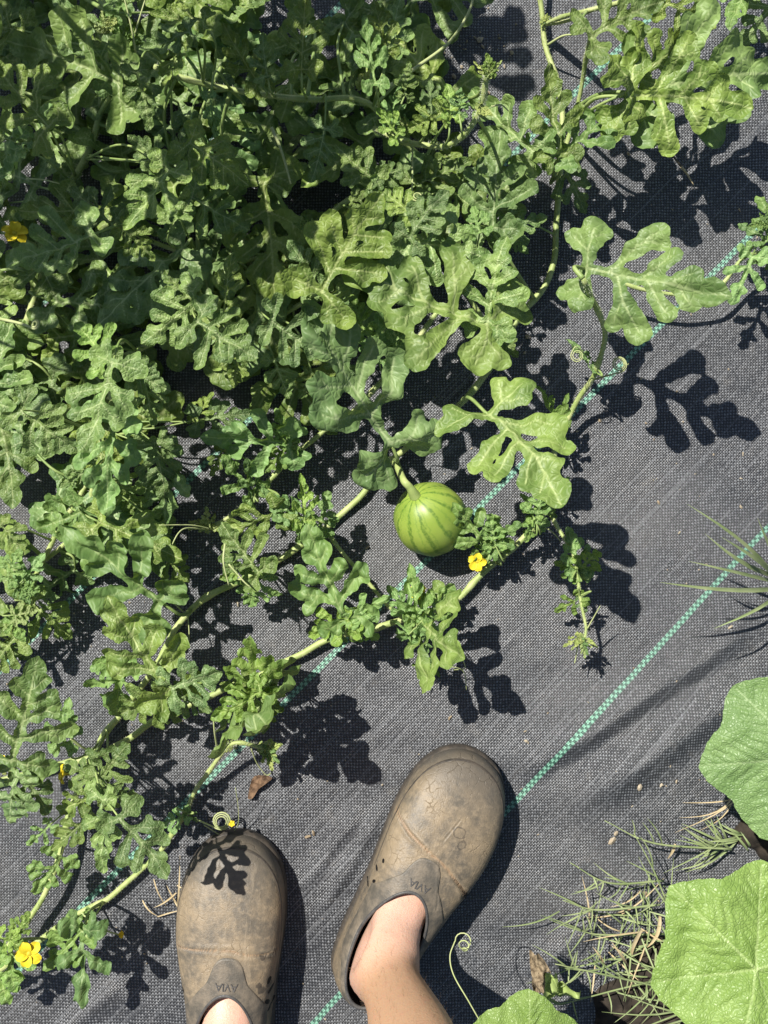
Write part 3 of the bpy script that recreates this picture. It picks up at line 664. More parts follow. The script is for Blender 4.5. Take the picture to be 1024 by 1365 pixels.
# taller growth of the same patch beyond the top left corner; it shades part of the canopy
tall = vine('TALL', 'tall watermelon growth beyond the top left corner shading the canopy', [(-420, -520, .02), (-200, -300, .30), (-20, -160, .40), (150, -60, .42), (240, -20, .42)], 0.005, hairs=0)
for k in range(60):
    bx0, by0, bx1, by1 = rnd.choice([(-60, 150, 120, 290), (-60, 190, 110, 300), (40, 180, 150, 290), (-40, -20, 80, 60), (255, 0, 500, 330), (270, 20, 500, 220), (20, 20, 150, 150), (40, 360, 190, 470), (300, 250, 420, 400), (380, -40, 560, 80)])
    sx, sy = rnd.uniform(bx0, bx1), rnd.uniform(by0, by1); z = rnd.uniform(0.42, 0.62)
    g = W(sx, sy, 0.0) + Vector((SUN_AZ[0], SUN_AZ[1], 0)) * 0.72 * (z - 0.13); g.z = z
    if any(a0 < sx < a1 and b0 < sy < b1 for a0, b0, a1, b1 in ((140, 150, 340, 310), (170, 20, 260, 180), (-60, 50, 70, 160))): continue
    q = Vector((g.x, g.y, 0)) * (H / (H - z)); ipx, ipy = q.x / S + CX, CY - q.y / S
    if ipx > -90 and ipy > -90: continue
    a = rnd.uniform(0, 6.283); pt = g + Vector((math.cos(a), math.sin(a), rnd.uniform(-.2, .2))) * rnd.uniform(0.08, 0.14)
    tall.leaf(g, pt, 'leaf', rnd.uniform(-.4, .4), 1, rnd.randrange(9999))

# growing tips
VINES['C'].bud(352, 998, .05, 26, -5, 9); VINES['C'].bud(305, 998, .055, 14, 60, 4)
VINES['D'].bud(776, 852, .06, 22, -95, 8); VINES['E'].bud(278, 702, .05, 26, 120, 7); VINES['F'].bud(572, 884, .035, 24, -110, 8, 'young')
VINES['I'].bud(652, 98, .235, 22, 70, 9); VINES['I'].bud(545, 175, .14, 20, 120, 7); VINES['I'].bud(640, 140, .20, 16, 20, 5)
VINES['H'].bud(140, 40, .19, 24, 110, 8); VINES['H'].bud(170, 60, .17, 26, 60, 5, 'young')
VINES['B'].bud(740, 580, .03, 14, -90, 4); VINES['Q'].bud(410, 305, .15, 14, 90, 8); VINES['N'].bud(724, 28, .03, 16, 60, 5); VINES['G'].bud(35, 790, .09, 26, 40, 6, 'young')
VINES['L'].bud(1020, 300, .09, 22, 120, 5, 'young'); VINES['A'].bud(5, 1025, .08, 16, 60, 5); VINES['A'].bud(90, 1030, .06, 12, 60, 4)
VINES['J'].bud(310, 75, .14, 24, 60, 6, 'young'); VINES['J'].bud(480, 115, .14, 18, 60, 5)

# tendrils
tn = VINES
tn['C'].tendril([(248, 1088, .02), (268, 1095, .03), (290, 1105, .03)], .0009, (3, .011)); tn['C'].tendril([(290, 1000, .06), (286, 975, .09), (284, 950, .10)], .0010)
tn['C'].tendril([(335, 998, .05), (343, 1018, .03), (355, 1033, .02), (362, 1030, .02)], .0007); tn['C'].tendril([(272, 1100, .03), (300, 1115, .015), (316, 1102, .02), (318, 1080, .04), (314, 1050, .06)], .0005)
tn['C'].tendril([(108, 1216, .014), (130, 1236, .03), (158, 1246, .03)], .0012)
tn['B'].tendril([(788, 507, .05), (812, 500, .07), (828, 496, .07)], .0009, (2.5, .009)); tn['B'].tendril([(828, 494, .07), (838, 485, .06)], .0010)
tn['B'].tendril([(778, 470, .10), (768, 462, .11), (762, 470, .11)], .0006, (2, .007))
tn['F'].tendril([(580, 880, .03), (600, 888, .04), (618, 895, .03), (622, 920, .02)], .0006); tn['F'].tendril([(598, 850, .05), (612, 870, .05), (620, 890, .05), (605, 893, .04)], .0006); tn['F'].tendril([(560, 905, .03), (562, 918, .02), (570, 925, .01)], .0005)
tn['D'].tendril([(783, 838, .06), (792, 822, .07), (800, 808, .08)], .0008); tn['D'].tendril([(770, 862, .06), (768, 875, .05), (766, 884, .05)], .0007); tn['D'].tendril([(718, 700, .03), (735, 708, .04), (748, 722, .04)], .0009)
tn['E'].tendril([(275, 706, .06), (245, 705, .09), (230, 725, .10), (222, 752, .09)], .0008); tn['E'].tendril([(280, 705, .06), (255, 700, .08), (212, 700, .10)], .0007); tn['E'].tendril([(300, 725, .13), (298, 750, .135), (305, 780, .13)], .0010); tn['E'].tendril([(305, 752, .13), (325, 775, .13), (333, 782, .13)], .0009)
tn['H'].tendril([(182, 78, .19), (176, 40, .21), (164, -10, .22)], .0010); tn['H'].tendril([(180, 45, .2), (188, 18, .21), (196, -8, .21)], .0008); tn['H'].tendril([(35, 238, .10), (60, 240, .10), (80, 245, .10)], .0008)
tn['I'].tendril([(550, 195, .12), (550, 230, .13), (549, 262, .14)], .0009, (1.5, .006)); tn['I'].tendril([(655, 142, .2), (668, 140, .2), (678, 148, .19)], .0009)
tn['J'].tendril([(362, 170, .14), (375, 200, .14), (388, 245, .14)], .0016); tn['A'].tendril([(250, 815, .02), (252, 840, .04), (252, 858, .04)], .0006); tn['A'].tendril([(226, 792, .03), (235, 806, .03), (244, 815, .02)], .0013)
tn['A'].tendril([(95, 985, .04), (108, 995, .03), (122, 1002, .015)], .0016); tn['H'].tendril([(0, 425, .07), (30, 432, .08), (45, 438, .09)], .0016, (2, .006)); tn['L'].tendril([(935, 385, .06), (937, 395, .05), (938, 402, .04)], .0009)
tn['A'].tendril([(728, 32, .02), (755, 28, .05), (790, 14, .10)], .0022); tn['A'].tendril([(730, 60, .03), (750, 48, .05), (768, 46, .06)], .0012)
tn['J'].tendril([(515, 118, .1), (555, 90, .08), (600, 55, .06), (628, 8, .05), (630, -30, .05)], .0019)
tn['B'].tendril([(660, 735, .03), (668, 720, .05), (672, 712, .05)], .0008)

# flowers
def flower(v, px, py, z, rpx, facing, label=None):
    nrm = Vector(facing).normalized(); c = W(px, py, z); R = rpx * S
    q = nrm.to_track_quat('Z', 'X').to_matrix().to_4x4(); Mx = Matrix.Translation(c) @ q
    vv, ff = [], []
    prof = [(0.0, 0.10), (0.16, 0.09), (0.22, 0.02), (0.16, -0.12), (0.12, -0.5), (0.2, -0.7), (0.0, -0.75)]
    for i, (a, b) in enumerate(prof):
        for k in range(10): th = k * .6283; vv.append((a * R * math.cos(th), a * R * math.sin(th), b * R))
    for i in range(len(prof) - 1):
        for k in range(10): k2 = (k + 1) % 10; ff.append((i * 10 + k, i * 10 + k2, i * 10 + 10 + k2, i * 10 + 10 + k))
    fl = mesh_obj('flower', vv, ff, M['pollen'], v.root, v.pm); fl.matrix_basis = Mx
    n, m = 9, 7; pv, pf = [], []
    for i in range(n):
        t = i / (n - 1); w = 0.10 + 0.42 * math.sin(math.pi * min(1, t * 0.62 + 0.18)) ** 1.2 * (1 if t < .8 else math.sqrt(max(0.03, 1 - ((t - .8) / .2) ** 2)))
        for j in range(m):
            s = j / (m - 1) * 2 - 1
            pv.append((s * w * R * 0.85, (0.12 + 0.9 * t) * R, R * (0.28 * math.sin(t * 1.5) - 0.30 * t * t + 0.13 * s * s + 0.03 * math.sin(9 * t + 5 * s))))
    for i in range(n - 1):
        for j in range(m - 1): a = i * m + j; pf.append((a, a + 1, a + m + 1, a + m))
    me = mesh_data('petal', pv, pf, M['petal'])
    for k in range(5):
        p = bpy.data.objects.new('petal', me); link(p, fl)
        p.rotation_euler = (rnd.uniform(-.15, .25), rnd.uniform(-.1, .1), k * 2 * math.pi / 5 + rnd.uniform(-.12, .12))
flower(tn['C'], 39, 1271, .10, 16, (0.05, 0.1, 1)); flower(tn['F'], 558, 787, .066, 13, (-0.8, 0.1, .6)); flower(tn['B'], 636, 749, .050, 12, (-.2, -.3, 1)); flower(tn['Q'], 20, 311, .15, 15, (.5, .5, .8))
flower(tn['A'], 4, 1020, .12, 12, (-.3, .5, .7)); flower(tn['A'], 84, 1032, .09, 12, (-.8, .1, .4)); flower(tn['C'], 161, 1246, .035, 5, (.8, .2, .4)); flower(tn['C'], 309, 1098, .05, 4, (.2, .4, 1))

# ------------------------------------------------------------------ the melon
def build_melon():
    R = 0.0415; c = W(574, 692, R * 1.0)
    root = empty('watermelon', (c.x, c.y, 0), 'small round young watermelon, striped pale green, lying on the fabric', 'watermelon')
    pm = Matrix.Translation((c.x, c.y, 0))
    pole = Vector((-0.40, 0.56, 0.62)).normalized(); q = pole.to_track_quat('Z', 'X').to_matrix().to_4x4()
    v, f = [], []; nu, nv = 80, 48
    for i in range(nv + 1):
        ph = math.pi * i / nv
        for k in range(nu):
            th = 2 * math.pi * k / nu; rr = R * (1 + 0.014 * math.cos(9 * th) * math.sin(ph) ** 2)
            dip = 1 - 0.07 * math.exp(-(ph / 0.16) ** 2) - 0.05 * math.exp(-((math.pi - ph) / 0.16) ** 2)
            v.append((rr * math.sin(ph) * math.cos(th) * 1.02, rr * math.sin(ph) * math.sin(th) * 1.02, rr * math.cos(ph) * dip * 1.07))
    for i in range(nv):
        for k in range(nu): k2 = (k + 1) % nu; f.append((i * nu + k, (i + 1) * nu + k, (i + 1) * nu + k2, i * nu + k2))
    t = NT('melon_rind'); o = t.obj(); sp = t.n('ShaderNodeSeparateXYZ'); t.set(sp.inputs[0], o)
    ang = t.math('ARCTAN2', sp.outputs[1], sp.outputs[0])
    n1 = t.noise(o, 55, 4, 0.65); n2 = t.noise(o, 260, 3); n3 = t.noise(o, 22, 2)
    a2 = t.math('ADD', t.math('MULTIPLY', ang, 12.0), t.math('MULTIPLY', t.math('SUBTRACT', n1, 0.5), 4.6))
    s = t.math('MULTIPLY_ADD', t.math('SINE', a2), 0.5, 0.5)
    a3 = t.math('ADD', t.math('MULTIPLY', ang, 18.0), t.math('MULTIPLY', t.math('SUBTRACT', n2, 0.5), 5.0))
    s3 = t.math('MULTIPLY_ADD', t.math('SINE', a3), 0.5, 0.5)
    cc = t.mix(t.smooth(n3, 0.3, 0.7), (0.195, 0.285, 0.040), (0.275, 0.365, 0.062))
    cc = t.mix(t.math('MULTIPLY', t.math('MULTIPLY', t.smooth(s, 0.72, 1.0), t.smooth(n2, 0.25, 0.6)), 0.85), cc, (0.075, 0.155, 0.020))
    cc = t.mix(t.math('MULTIPLY', t.smooth(s3, 0.90, 1.0), 0.35), cc, (0.10, 0.20, 0.03))
    t.fin(cc, 0.4, 0.45, t.bump(n2, 0.12, 0.0008))
    t.b.inputs['Subsurface Weight'].default_value = 0.12; t.b.inputs['Subsurface Radius'].default_value = (0.006, 0.008, 0.002)
    t.b.inputs['Subsurface Scale'].default_value = 0.6
    rind = mesh_obj('rind', v, f, t.m, root, pm); rind.matrix_basis = Matrix.Translation(c) @ q
    top = c + pole * R * 0.975
    path = catmull([tuple(top), tuple(top + pole * 0.012 + Vector((-.002, .004, 0))), tuple(W(538, 640, .075)), tuple(W(528, 618, .04)), tuple(W(521, 613, .016))], 7)
    vv, ff = tube(path, [0.0070, 0.0044, 0.0042, 0.0042, 0.0046], 10, 0.04)
    mesh_obj('stalk', vv, ff, M['stem'], root, pm)
build_melon()

# ------------------------------------------------------------------ clogs
def rubber(name, seed, dark_marks):
    t = NT(name); o = t.obj()
    off = t.n('ShaderNodeVectorMath', op='ADD'); t.set(off.inputs[0], o); off.inputs[1].default_value = (seed, seed * 2, 0); p = off.outputs[0]
    n1 = t.noise(p, 26, 6, 0.68); n2 = t.noise(p, 150, 5, 0.7); n3 = t.noise(p, 700, 2); n4 = t.noise(p, 45, 5, 0.7)
    sp = t.n('ShaderNodeSeparateXYZ'); t.set(sp.inputs[0], o)
    c = t.mix(t.smooth(n1, 0.36, 0.66), (0.112, 0.097, 0.075), (0.250, 0.194, 0.125))
    c = t.mix(t.math('MULTIPLY', t.smooth(n2, 0.45, 0.72), 0.5), c, (0.34, 0.265, 0.175))
    c = t.mix(t.math('MULTIPLY', t.smooth(n4, 0.55, 0.75), 0.42), c, (0.075, 0.066, 0.053))
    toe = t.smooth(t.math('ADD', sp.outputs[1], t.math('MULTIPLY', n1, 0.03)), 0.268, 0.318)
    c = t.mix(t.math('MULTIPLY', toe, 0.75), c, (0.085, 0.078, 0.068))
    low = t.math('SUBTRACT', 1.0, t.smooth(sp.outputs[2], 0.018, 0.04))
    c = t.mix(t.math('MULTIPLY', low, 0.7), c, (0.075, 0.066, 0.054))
    # crease lines and scratches
    mp = t.n('ShaderNodeMapping'); t.set(mp.inputs[0], p); mp.inputs['Rotation'].default_value = (0, 0, 0.7); mp.inputs['Scale'].default_value = (60, 9, 30)
    sc = t.noise(mp.outputs[0], 1.0, 4, 0.7)
    c = t.mix(t.math('MULTIPLY', t.smooth(sc, 0.60, 0.68), 0.25), c, (0.34, 0.275, 0.19))
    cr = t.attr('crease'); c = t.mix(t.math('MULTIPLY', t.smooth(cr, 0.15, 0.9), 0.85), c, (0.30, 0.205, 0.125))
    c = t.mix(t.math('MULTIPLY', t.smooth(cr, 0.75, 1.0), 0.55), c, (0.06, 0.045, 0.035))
    # water rings and small dark spots
    nz = t.math('MULTIPLY', t.math('SUBTRACT', t.noise(o, 130, 2), 0.5), 0.009)
    rough = t.math('MULTIPLY_ADD', n2, 0.25, 0.34)
    for kind, x, y, rx in dark_marks:
        ds = t.math('SQRT', t.math('ADD', t.math('POWER', t.math('SUBTRACT', sp.outputs[0], x), 2.0), t.math('POWER', t.math('SUBTRACT', sp.outputs[1], y), 2.0)))
        ds = t.math('ADD', ds, nz)
        if kind == 'ring': mk = t.math('SUBTRACT', 1.0, t.smooth(t.math('ABSOLUTE', t.math('SUBTRACT', ds, rx)), 0.0004, 0.0013)); k = 0.6
        else: mk = t.math('SUBTRACT', 1.0, t.smooth(ds, rx - 0.0008, rx + 0.0004)); k = 0.75
        c = t.mix(t.math('MULTIPLY', mk, k), c, (0.055, 0.047, 0.038))
    vo = t.n('ShaderNodeTexVoronoi'); vo.feature = 'DISTANCE_TO_EDGE'; t.set(vo.inputs['Vector'], t.noise_warp(p, 60, 0.012)); vo.inputs['Scale'].default_value = 75
    crack = t.math('MULTIPLY', t.math('SUBTRACT', 1.0, t.smooth(vo.outputs['Distance'], 0.0, 0.05)), t.smooth(n1, 0.5, 0.72))
    c = t.mix(t.math('MULTIPLY', crack, 0.45), c, (0.07, 0.055, 0.04))
    pit = t.smooth(n3, 0.63, 0.72); c = t.mix(t.math('MULTIPLY', pit, 0.4), c, (0.075, 0.062, 0.048))
    h = t.math('ADD', t.math('MULTIPLY', n2, 0.6), t.math('ADD', t.math('MULTIPLY', n3, 0.35), t.math('MULTIPLY', sc, 0.5)))
    h = t.math('SUBTRACT', h, t.math('MULTIPLY', crack, 0.8))
    t.fin(c, rough, 0.4, t.bump(h, 0.55, 0.0016))
    return t.m
def dark_rubber(name, a, b, seed):
    t = NT(name); o = t.obj(); n = t.noise(o, 70 + seed, 5, 0.65); n2 = t.noise(o, 500, 2)
    c = t.mix(t.smooth(n, 0.35, 0.7), a, b); t.fin(c, 0.5, 0.4, t.bump(t.math('ADD', n, n2), 0.4, 0.001)); return t.m
M['collar'] = dark_rubber('clog_collar', (0.085, 0.077, 0.063), (0.180, 0.150, 0.112), 1)
M['sole'] = dark_rubber('clog_sole', (0.040, 0.035, 0.030), (0.085, 0.070, 0.055), 5)
M['rim'] = dark_rubber('clog_rim', (0.050, 0.050, 0.050), (0.090, 0.085, 0.080), 9)
M['hole'] = flat_mat('clog_hole', (0.006, 0.005, 0.005))
M['lining'] = flat_mat('clog_lining', (0.022, 0.018, 0.016), (0.04, 0.03, 0.025), 50)

# plan outline of a right clog, metres; y runs heel to toe, x to the outer side
OUT = [(0, 0), (.022, .003), (.040, .022), (.046, .06), (.049, .10), (.055, .14), (.064, .18), (.069, .215), (.067, .25), (.057, .282), (.040, .304), (.018, .315),
       (-.006, .316), (-.028, .306), (-.045, .285), (-.054, .255), (-.056, .22), (-.053, .18), (-.049, .14), (-.047, .10), (-.046, .06), (-.040, .022), (-.022, .003)]
OC = (0.0, 0.084)                     # centre of the foot opening
class Clog:
    def __init__(s, label, heel_px, toe_px, mirror, mat, creases, mark_name):
        a = W(*heel_px, 0.0); b = W(*toe_px, 0.0); d = (b - a); ang = math.atan2(d.y, d.x) - math.pi / 2
        s.mx = Matrix.Translation(a) @ Matrix.Rotation(ang, 4, 'Z'); s.mir = -1 if mirror else 1; s.creases = creases
        s.root = empty('clog', tuple(a), label, 'clog', 'the pair of clogs being worn'); s.root.rotation_euler = (0, 0, ang)
        o = catmull([(x, y, 0) for x, y in OUT + [OUT[0]]], 10)[:-1]
        th = np.arctan2(o[:, 0] - OC[0], o[:, 1] - OC[1]); rr = np.hypot(o[:, 0] - OC[0], o[:, 1] - OC[1])
        i = np.argsort(th); s.th, s.rr = th[i], rr[i]
        s.build(mat)
    def rO(s, th): return np.interp(th, s.th, s.rr, period=2 * math.pi)
    def rR(s, th):                                   # rim of the opening
        a, b = 0.036, np.where(np.cos(th) > 0, 0.074, 0.076)
        return 1 / np.sqrt((np.sin(th) / a) ** 2 + (np.cos(th) / b) ** 2)
    def zR(s, th):
        c = np.cos(th); return 0.066 + 0.020 * np.clip(c, 0, 1) ** 2 + 0.004 * np.clip(-c, 0, 1)
    def surf(s, th, p, off=0.0):
        ro, ri = s.rO(th), s.rR(th); r = ri + (ro - ri) * p
        front = np.clip(np.cos(th), 0, 1) ** 1.5
        n = 2.0 + 1.9 * front; zf = (1 - 0.34 * front * p) * (1 - np.clip(p, 0, 1) ** n) ** (1 / n)
        zo = 0.020; z = zo + (s.zR(th) - zo) * zf
        x = OC[0] + r * np.sin(th); y = OC[1] + r * np.cos(th)
        cr = np.zeros_like(x)
        for pts, w, dep in s.creases:
            d = np.full_like(x, 9.0)
            for a, b in zip(pts[:-1], pts[1:]): d = np.minimum(d, seg_d(x, y, a, b)[0])
            g = np.exp(-(d / w) ** 2); cr = np.maximum(cr, g * min(1, dep / 0.002)); z = z - dep * g + dep * 0.6 * np.exp(-((d - 2.2 * w) / (1.3 * w)) ** 2)
        z = z + off
        return np.stack([x * s.mir, y, z], -1), cr
    def height(s, x, y):
        th = np.arctan2(x - OC[0], y - OC[1]); r = np.hypot(x - OC[0], y - OC[1])
        p = (r - s.rR(th)) / (s.rO(th) - s.rR(th)); q, _ = s.surf(th, np.clip(p, 0.0, 0.995)); return q[..., 2]
    def grid(s, name, pts, mat, closed=True, cr=None, parent=None):
        n, m = pts.shape[:2]; f = []
        for i in range(n - 1):
            for k in range(m if closed else m - 1):
                k2 = (k + 1) % m; q = (i * m + k, i * m + k2, (i + 1) * m + k2, (i + 1) * m + k); f.append(q if s.mir > 0 else q[::-1])
        o = mesh_obj(name, pts.reshape(-1, 3).tolist(), f, mat, parent or s.root)
        if cr is not None:
            at = o.data.attributes.new('crease', 'FLOAT', 'POINT'); at.data.foreach_set('value', cr.ravel().astype(np.float32))
        return o
    def build(s, mat):
        NTH = 360; g = np.linspace(-math.pi, math.pi, NTH, endpoint=False); th = g - 0.72 * np.sin(g)
        P = np.sin(np.linspace(0, 1, 84) * math.pi / 2) ** 0.92
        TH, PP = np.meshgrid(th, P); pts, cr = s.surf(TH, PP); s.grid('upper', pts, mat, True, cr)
        # sole: a band under the upper, slightly proud, closed underneath
        ro = s.rO(th); rows = []
        for dr, z in ((-0.002, 0.0225), (0.0022, 0.021), (0.0032, 0.014), (0.0026, 0.007), (0.0005, 0.001), (-0.004, 0.0005), (-0.03, 0.0005)):
            r = ro + dr; rows.append(np.stack([(OC[0] + r * np.sin(th)) * s.mir, OC[1] + r * np.cos(th), np.full_like(th, z)], -1))
        s.grid('sole', np.array(rows), M['sole'])
        # collar panel laid over the upper, with a tongue to the front
        a = np.abs((th + math.pi) % (2 * math.pi) - math.pi)
        dist = 0.020 * (a < 9) * np.clip(1.25 - 0.35 * a, 0.35, 1) + 0.019 * np.exp(-(a / 0.20) ** 4) + 0.012 * np.exp(-((a - 1.15) / 0.35) ** 2)
        pe = dist / (s.rO(th) - s.rR(th))
        pe = np.clip(pe, 0.02, 0.78)
        Q = np.linspace(0, 1, 14); PP = Q[:, None] * pe[None, :]; TH = np.repeat(th[None, :], 14, 0)
        pts, cr = s.surf(TH, PP, 0.0012); edge, _ = s.surf(th[None, :], (pe + 0.004)[None, :], -0.0012); s.grid('collar', np.concatenate([pts, edge]), M['collar'])
        # rolled rim of the opening and the lining behind it
        rim = []
        for k in range(9):
            al = k / 8 * 2 * math.pi; dr, dz = 0.0023 * math.cos(al), 0.0023 * math.sin(al)
            r = s.rR(th) + dr - 0.0006; rim.append(np.stack([(OC[0] + r * np.sin(th)) * s.mir, OC[1] + r * np.cos(th), s.zR(th) + dz], -1))
        s.grid('rim', np.array(rim), M['rim'])
        lin = []
        for k, (kk, z) in enumerate(((1.0, None), (1.02, 0.05), (1.0, 0.026), (0.6, 0.022), (0.02, 0.022))):
            r = s.rR(th) * kk - 0.001; lin.append(np.stack([(OC[0] + r * np.sin(th)) * s.mir, OC[1] + r * np.cos(th), s.zR(th) - 0.001 if z is None else np.full_like(th, z)], -1))
        s.grid('lining', np.array(lin), M['lining'])
        # bumper line round the toe
        tt = np.linspace(-0.62, 0.62, 60); tb = []
        for k in range(8):
            al = k / 7 * 2 * math.pi; q, _ = s.surf(tt, 0.955 + 0.008 * math.cos(al) + 0 * tt, 0.0006 * math.sin(al)); tb.append(q)
        s.grid('toe_bumper', np.array(tb), M['sole'], closed=False)
        # vent holes on both flanks
        hs = 1.0 if s.mir < 0 else 0.6
        for x, y, an in ((-.0475, .155, .5), (-.0445, .142, -.3), (-.0478, .132, .6), (-.0455, .168, 0.2), (.053, .150, -.4), (.052, .138, .3)):
            vv, ff = [], []
            for rr_, off in ((1.0, .0006), (0.6, .0009), (0.01, .0009)):
                for k in range(14):
                    al = k * 2 * math.pi / 14; dx, dy = 0.0019 * hs * math.cos(al) * rr_, 0.0042 * hs * math.sin(al) * rr_
                    hx, hy = x + dx * math.cos(an) - dy * math.sin(an), y + dx * math.sin(an) + dy * math.cos(an)
                    vv.append((hx * s.mir, hy, float(s.height(np.array(hx), np.array(hy))) + off))
            for i in range(2):
                for k in range(14): k2 = (k + 1) % 14; ff.append((i * 14 + k, i * 14 + k2, i * 14 + 14 + k2, i * 14 + 14 + k))
            mesh_obj('vent_hole', vv, ff, M['hole'], s.root)
        # raised lettering on the tongue, read from the front
        cu = bpy.data.curves.new('lettering', 'FONT'); cu.body = 'AVIA'; cu.size = 0.0118; cu.align_x = 'CENTER'; cu.align_y = 'CENTER'; cu.extrude = 0.0; cu.resolution_u = 3; cu.space_character = 0.92
        tmp = bpy.data.objects.new('lettering', cu); COL.objects.link(tmp); bpy.context.view_layer.update()
        me = bpy.data.meshes.new_from_object(tmp.evaluated_get(bpy.context.evaluated_depsgraph_get())); bpy.data.objects.remove(tmp)
        import bmesh
        bm = bmesh.new(); bm.from_mesh(me); bmesh.ops.triangulate(bm, faces=bm.faces); bmesh.ops.subdivide_edges(bm, edges=bm.edges, cuts=2)
        r = bmesh.ops.extrude_face_region(bm, geom=bm.faces[:]); top = {q for q in r['geom'] if isinstance(q, bmesh.types.BMVert)}
        for q in bm.verts:
            x, y = -q.co.x * 1.05, 0.084 + 0.074 + 0.0090 - q.co.y
            z = float(s.height(np.array(x * s.mir), np.array(y))); q.co = (x, y, z + (0.0022 if q in top else 0.0008))
        bm.to_mesh(me); bm.free(); me.materials.clear(); me.materials.append(M['rim']); me.name = 'lettering'
        link(bpy.data.objects.new('lettering', me), s.root)

cr_right = [([(-.055, .222), (-.035, .212), (-.012, .205), (.02, .196), (.045, .182), (.060, .170)], .0016, .0030), ([(-.01, .205), (.004, .222), (.012, .25)], .0008, .0005), ([(.01, .20), (.022, .17), (.03, .15)], .0008, .0006), ([(.03, .19), (.05, .2), (.062, .215)], .0006, .0004)]
cr_left = [([(-.052, .199), (-.02, .200), (.0, .205), (.03, .202), (.066, .198)], .0012, .0018), ([(.06, .19), (.05, .165), (.052, .14)], .0009, .0006), ([(.045, .185), (.04, .16), (.045, .13)], .0008, .0005), ([(.057, .175), (.05, .15)], .0007, .0005)]
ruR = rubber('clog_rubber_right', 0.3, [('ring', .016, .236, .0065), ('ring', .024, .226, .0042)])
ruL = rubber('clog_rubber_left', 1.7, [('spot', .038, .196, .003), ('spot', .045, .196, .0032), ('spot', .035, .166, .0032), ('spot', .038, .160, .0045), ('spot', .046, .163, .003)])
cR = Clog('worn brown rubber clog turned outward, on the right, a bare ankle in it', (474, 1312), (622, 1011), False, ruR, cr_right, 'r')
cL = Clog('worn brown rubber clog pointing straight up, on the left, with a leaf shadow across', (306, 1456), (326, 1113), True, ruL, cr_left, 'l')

# ------------------------------------------------------------------ person (bare lower legs standing in the clogs)
def skin_mesh(name, verts, edges, radii, root, mat, parent=None, sub=2):
    me = bpy.data.meshes.new(name); me.from_pydata([tuple(v) for v in verts], edges, []); o = bpy.data.objects.new(name, me); COL.objects.link(o)
    md = o.modifiers.new('Skin', 'SKIN'); md.use_smooth_shade = True
    for i, q in enumerate(me.skin_vertices[0].data): q.radius = radii[i]; q.use_root = (i == root)
    ss = o.modifiers.new('Subsurf', 'SUBSURF'); ss.levels = sub; ss.render_levels = sub
    bpy.context.view_layer.update()
    nm = bpy.data.meshes.new_from_object(o.evaluated_get(bpy.context.evaluated_depsgraph_get())); bpy.data.objects.remove(o)
    nm.name = name; nm.materials.clear(); nm.materials.append(mat); nm.shade_smooth()
    return link(bpy.data.objects.new(name, nm), parent)
def skin_material():
    t = NT('skin'); o = t.obj(); n1 = t.noise(o, 18, 4); n2 = t.noise(o, 420, 3); n3 = t.noise(o, 90, 3)
    sp = t.n('ShaderNodeSeparateXYZ'); t.set(sp.inputs[0], o)
    tan = t.smooth(t.math('ADD', sp.outputs[2], t.math('MULTIPLY', n1, 0.04)), 0.105, 0.175)       # sun tanned above the sock line
    c = t.mix(tan, (0.60, 0.37, 0.275), (0.50, 0.305, 0.185))
    c = t.mix(t.math('MULTIPLY', t.smooth(n3, 0.5, 0.75), 0.25), c, (0.50, 0.22, 0.16))
    c = t.mix(t.math('MULTIPLY', t.smooth(n2, 0.62, 0.74), 0.5), c, (0.22, 0.12, 0.07))
    t.fin(c, 0.45, 0.4, t.bump(t.math('ADD', n2, t.math('MULTIPLY', n3, 0.6)), 0.35, 0.0012))
    t.b.inputs['Subsurface Weight'].default_value = 0.15; t.b.inputs['Subsurface Radius'].default_value = (0.01, 0.004, 0.002); t.b.inputs['Subsurface Scale'].default_value = 0.5
    return t.m
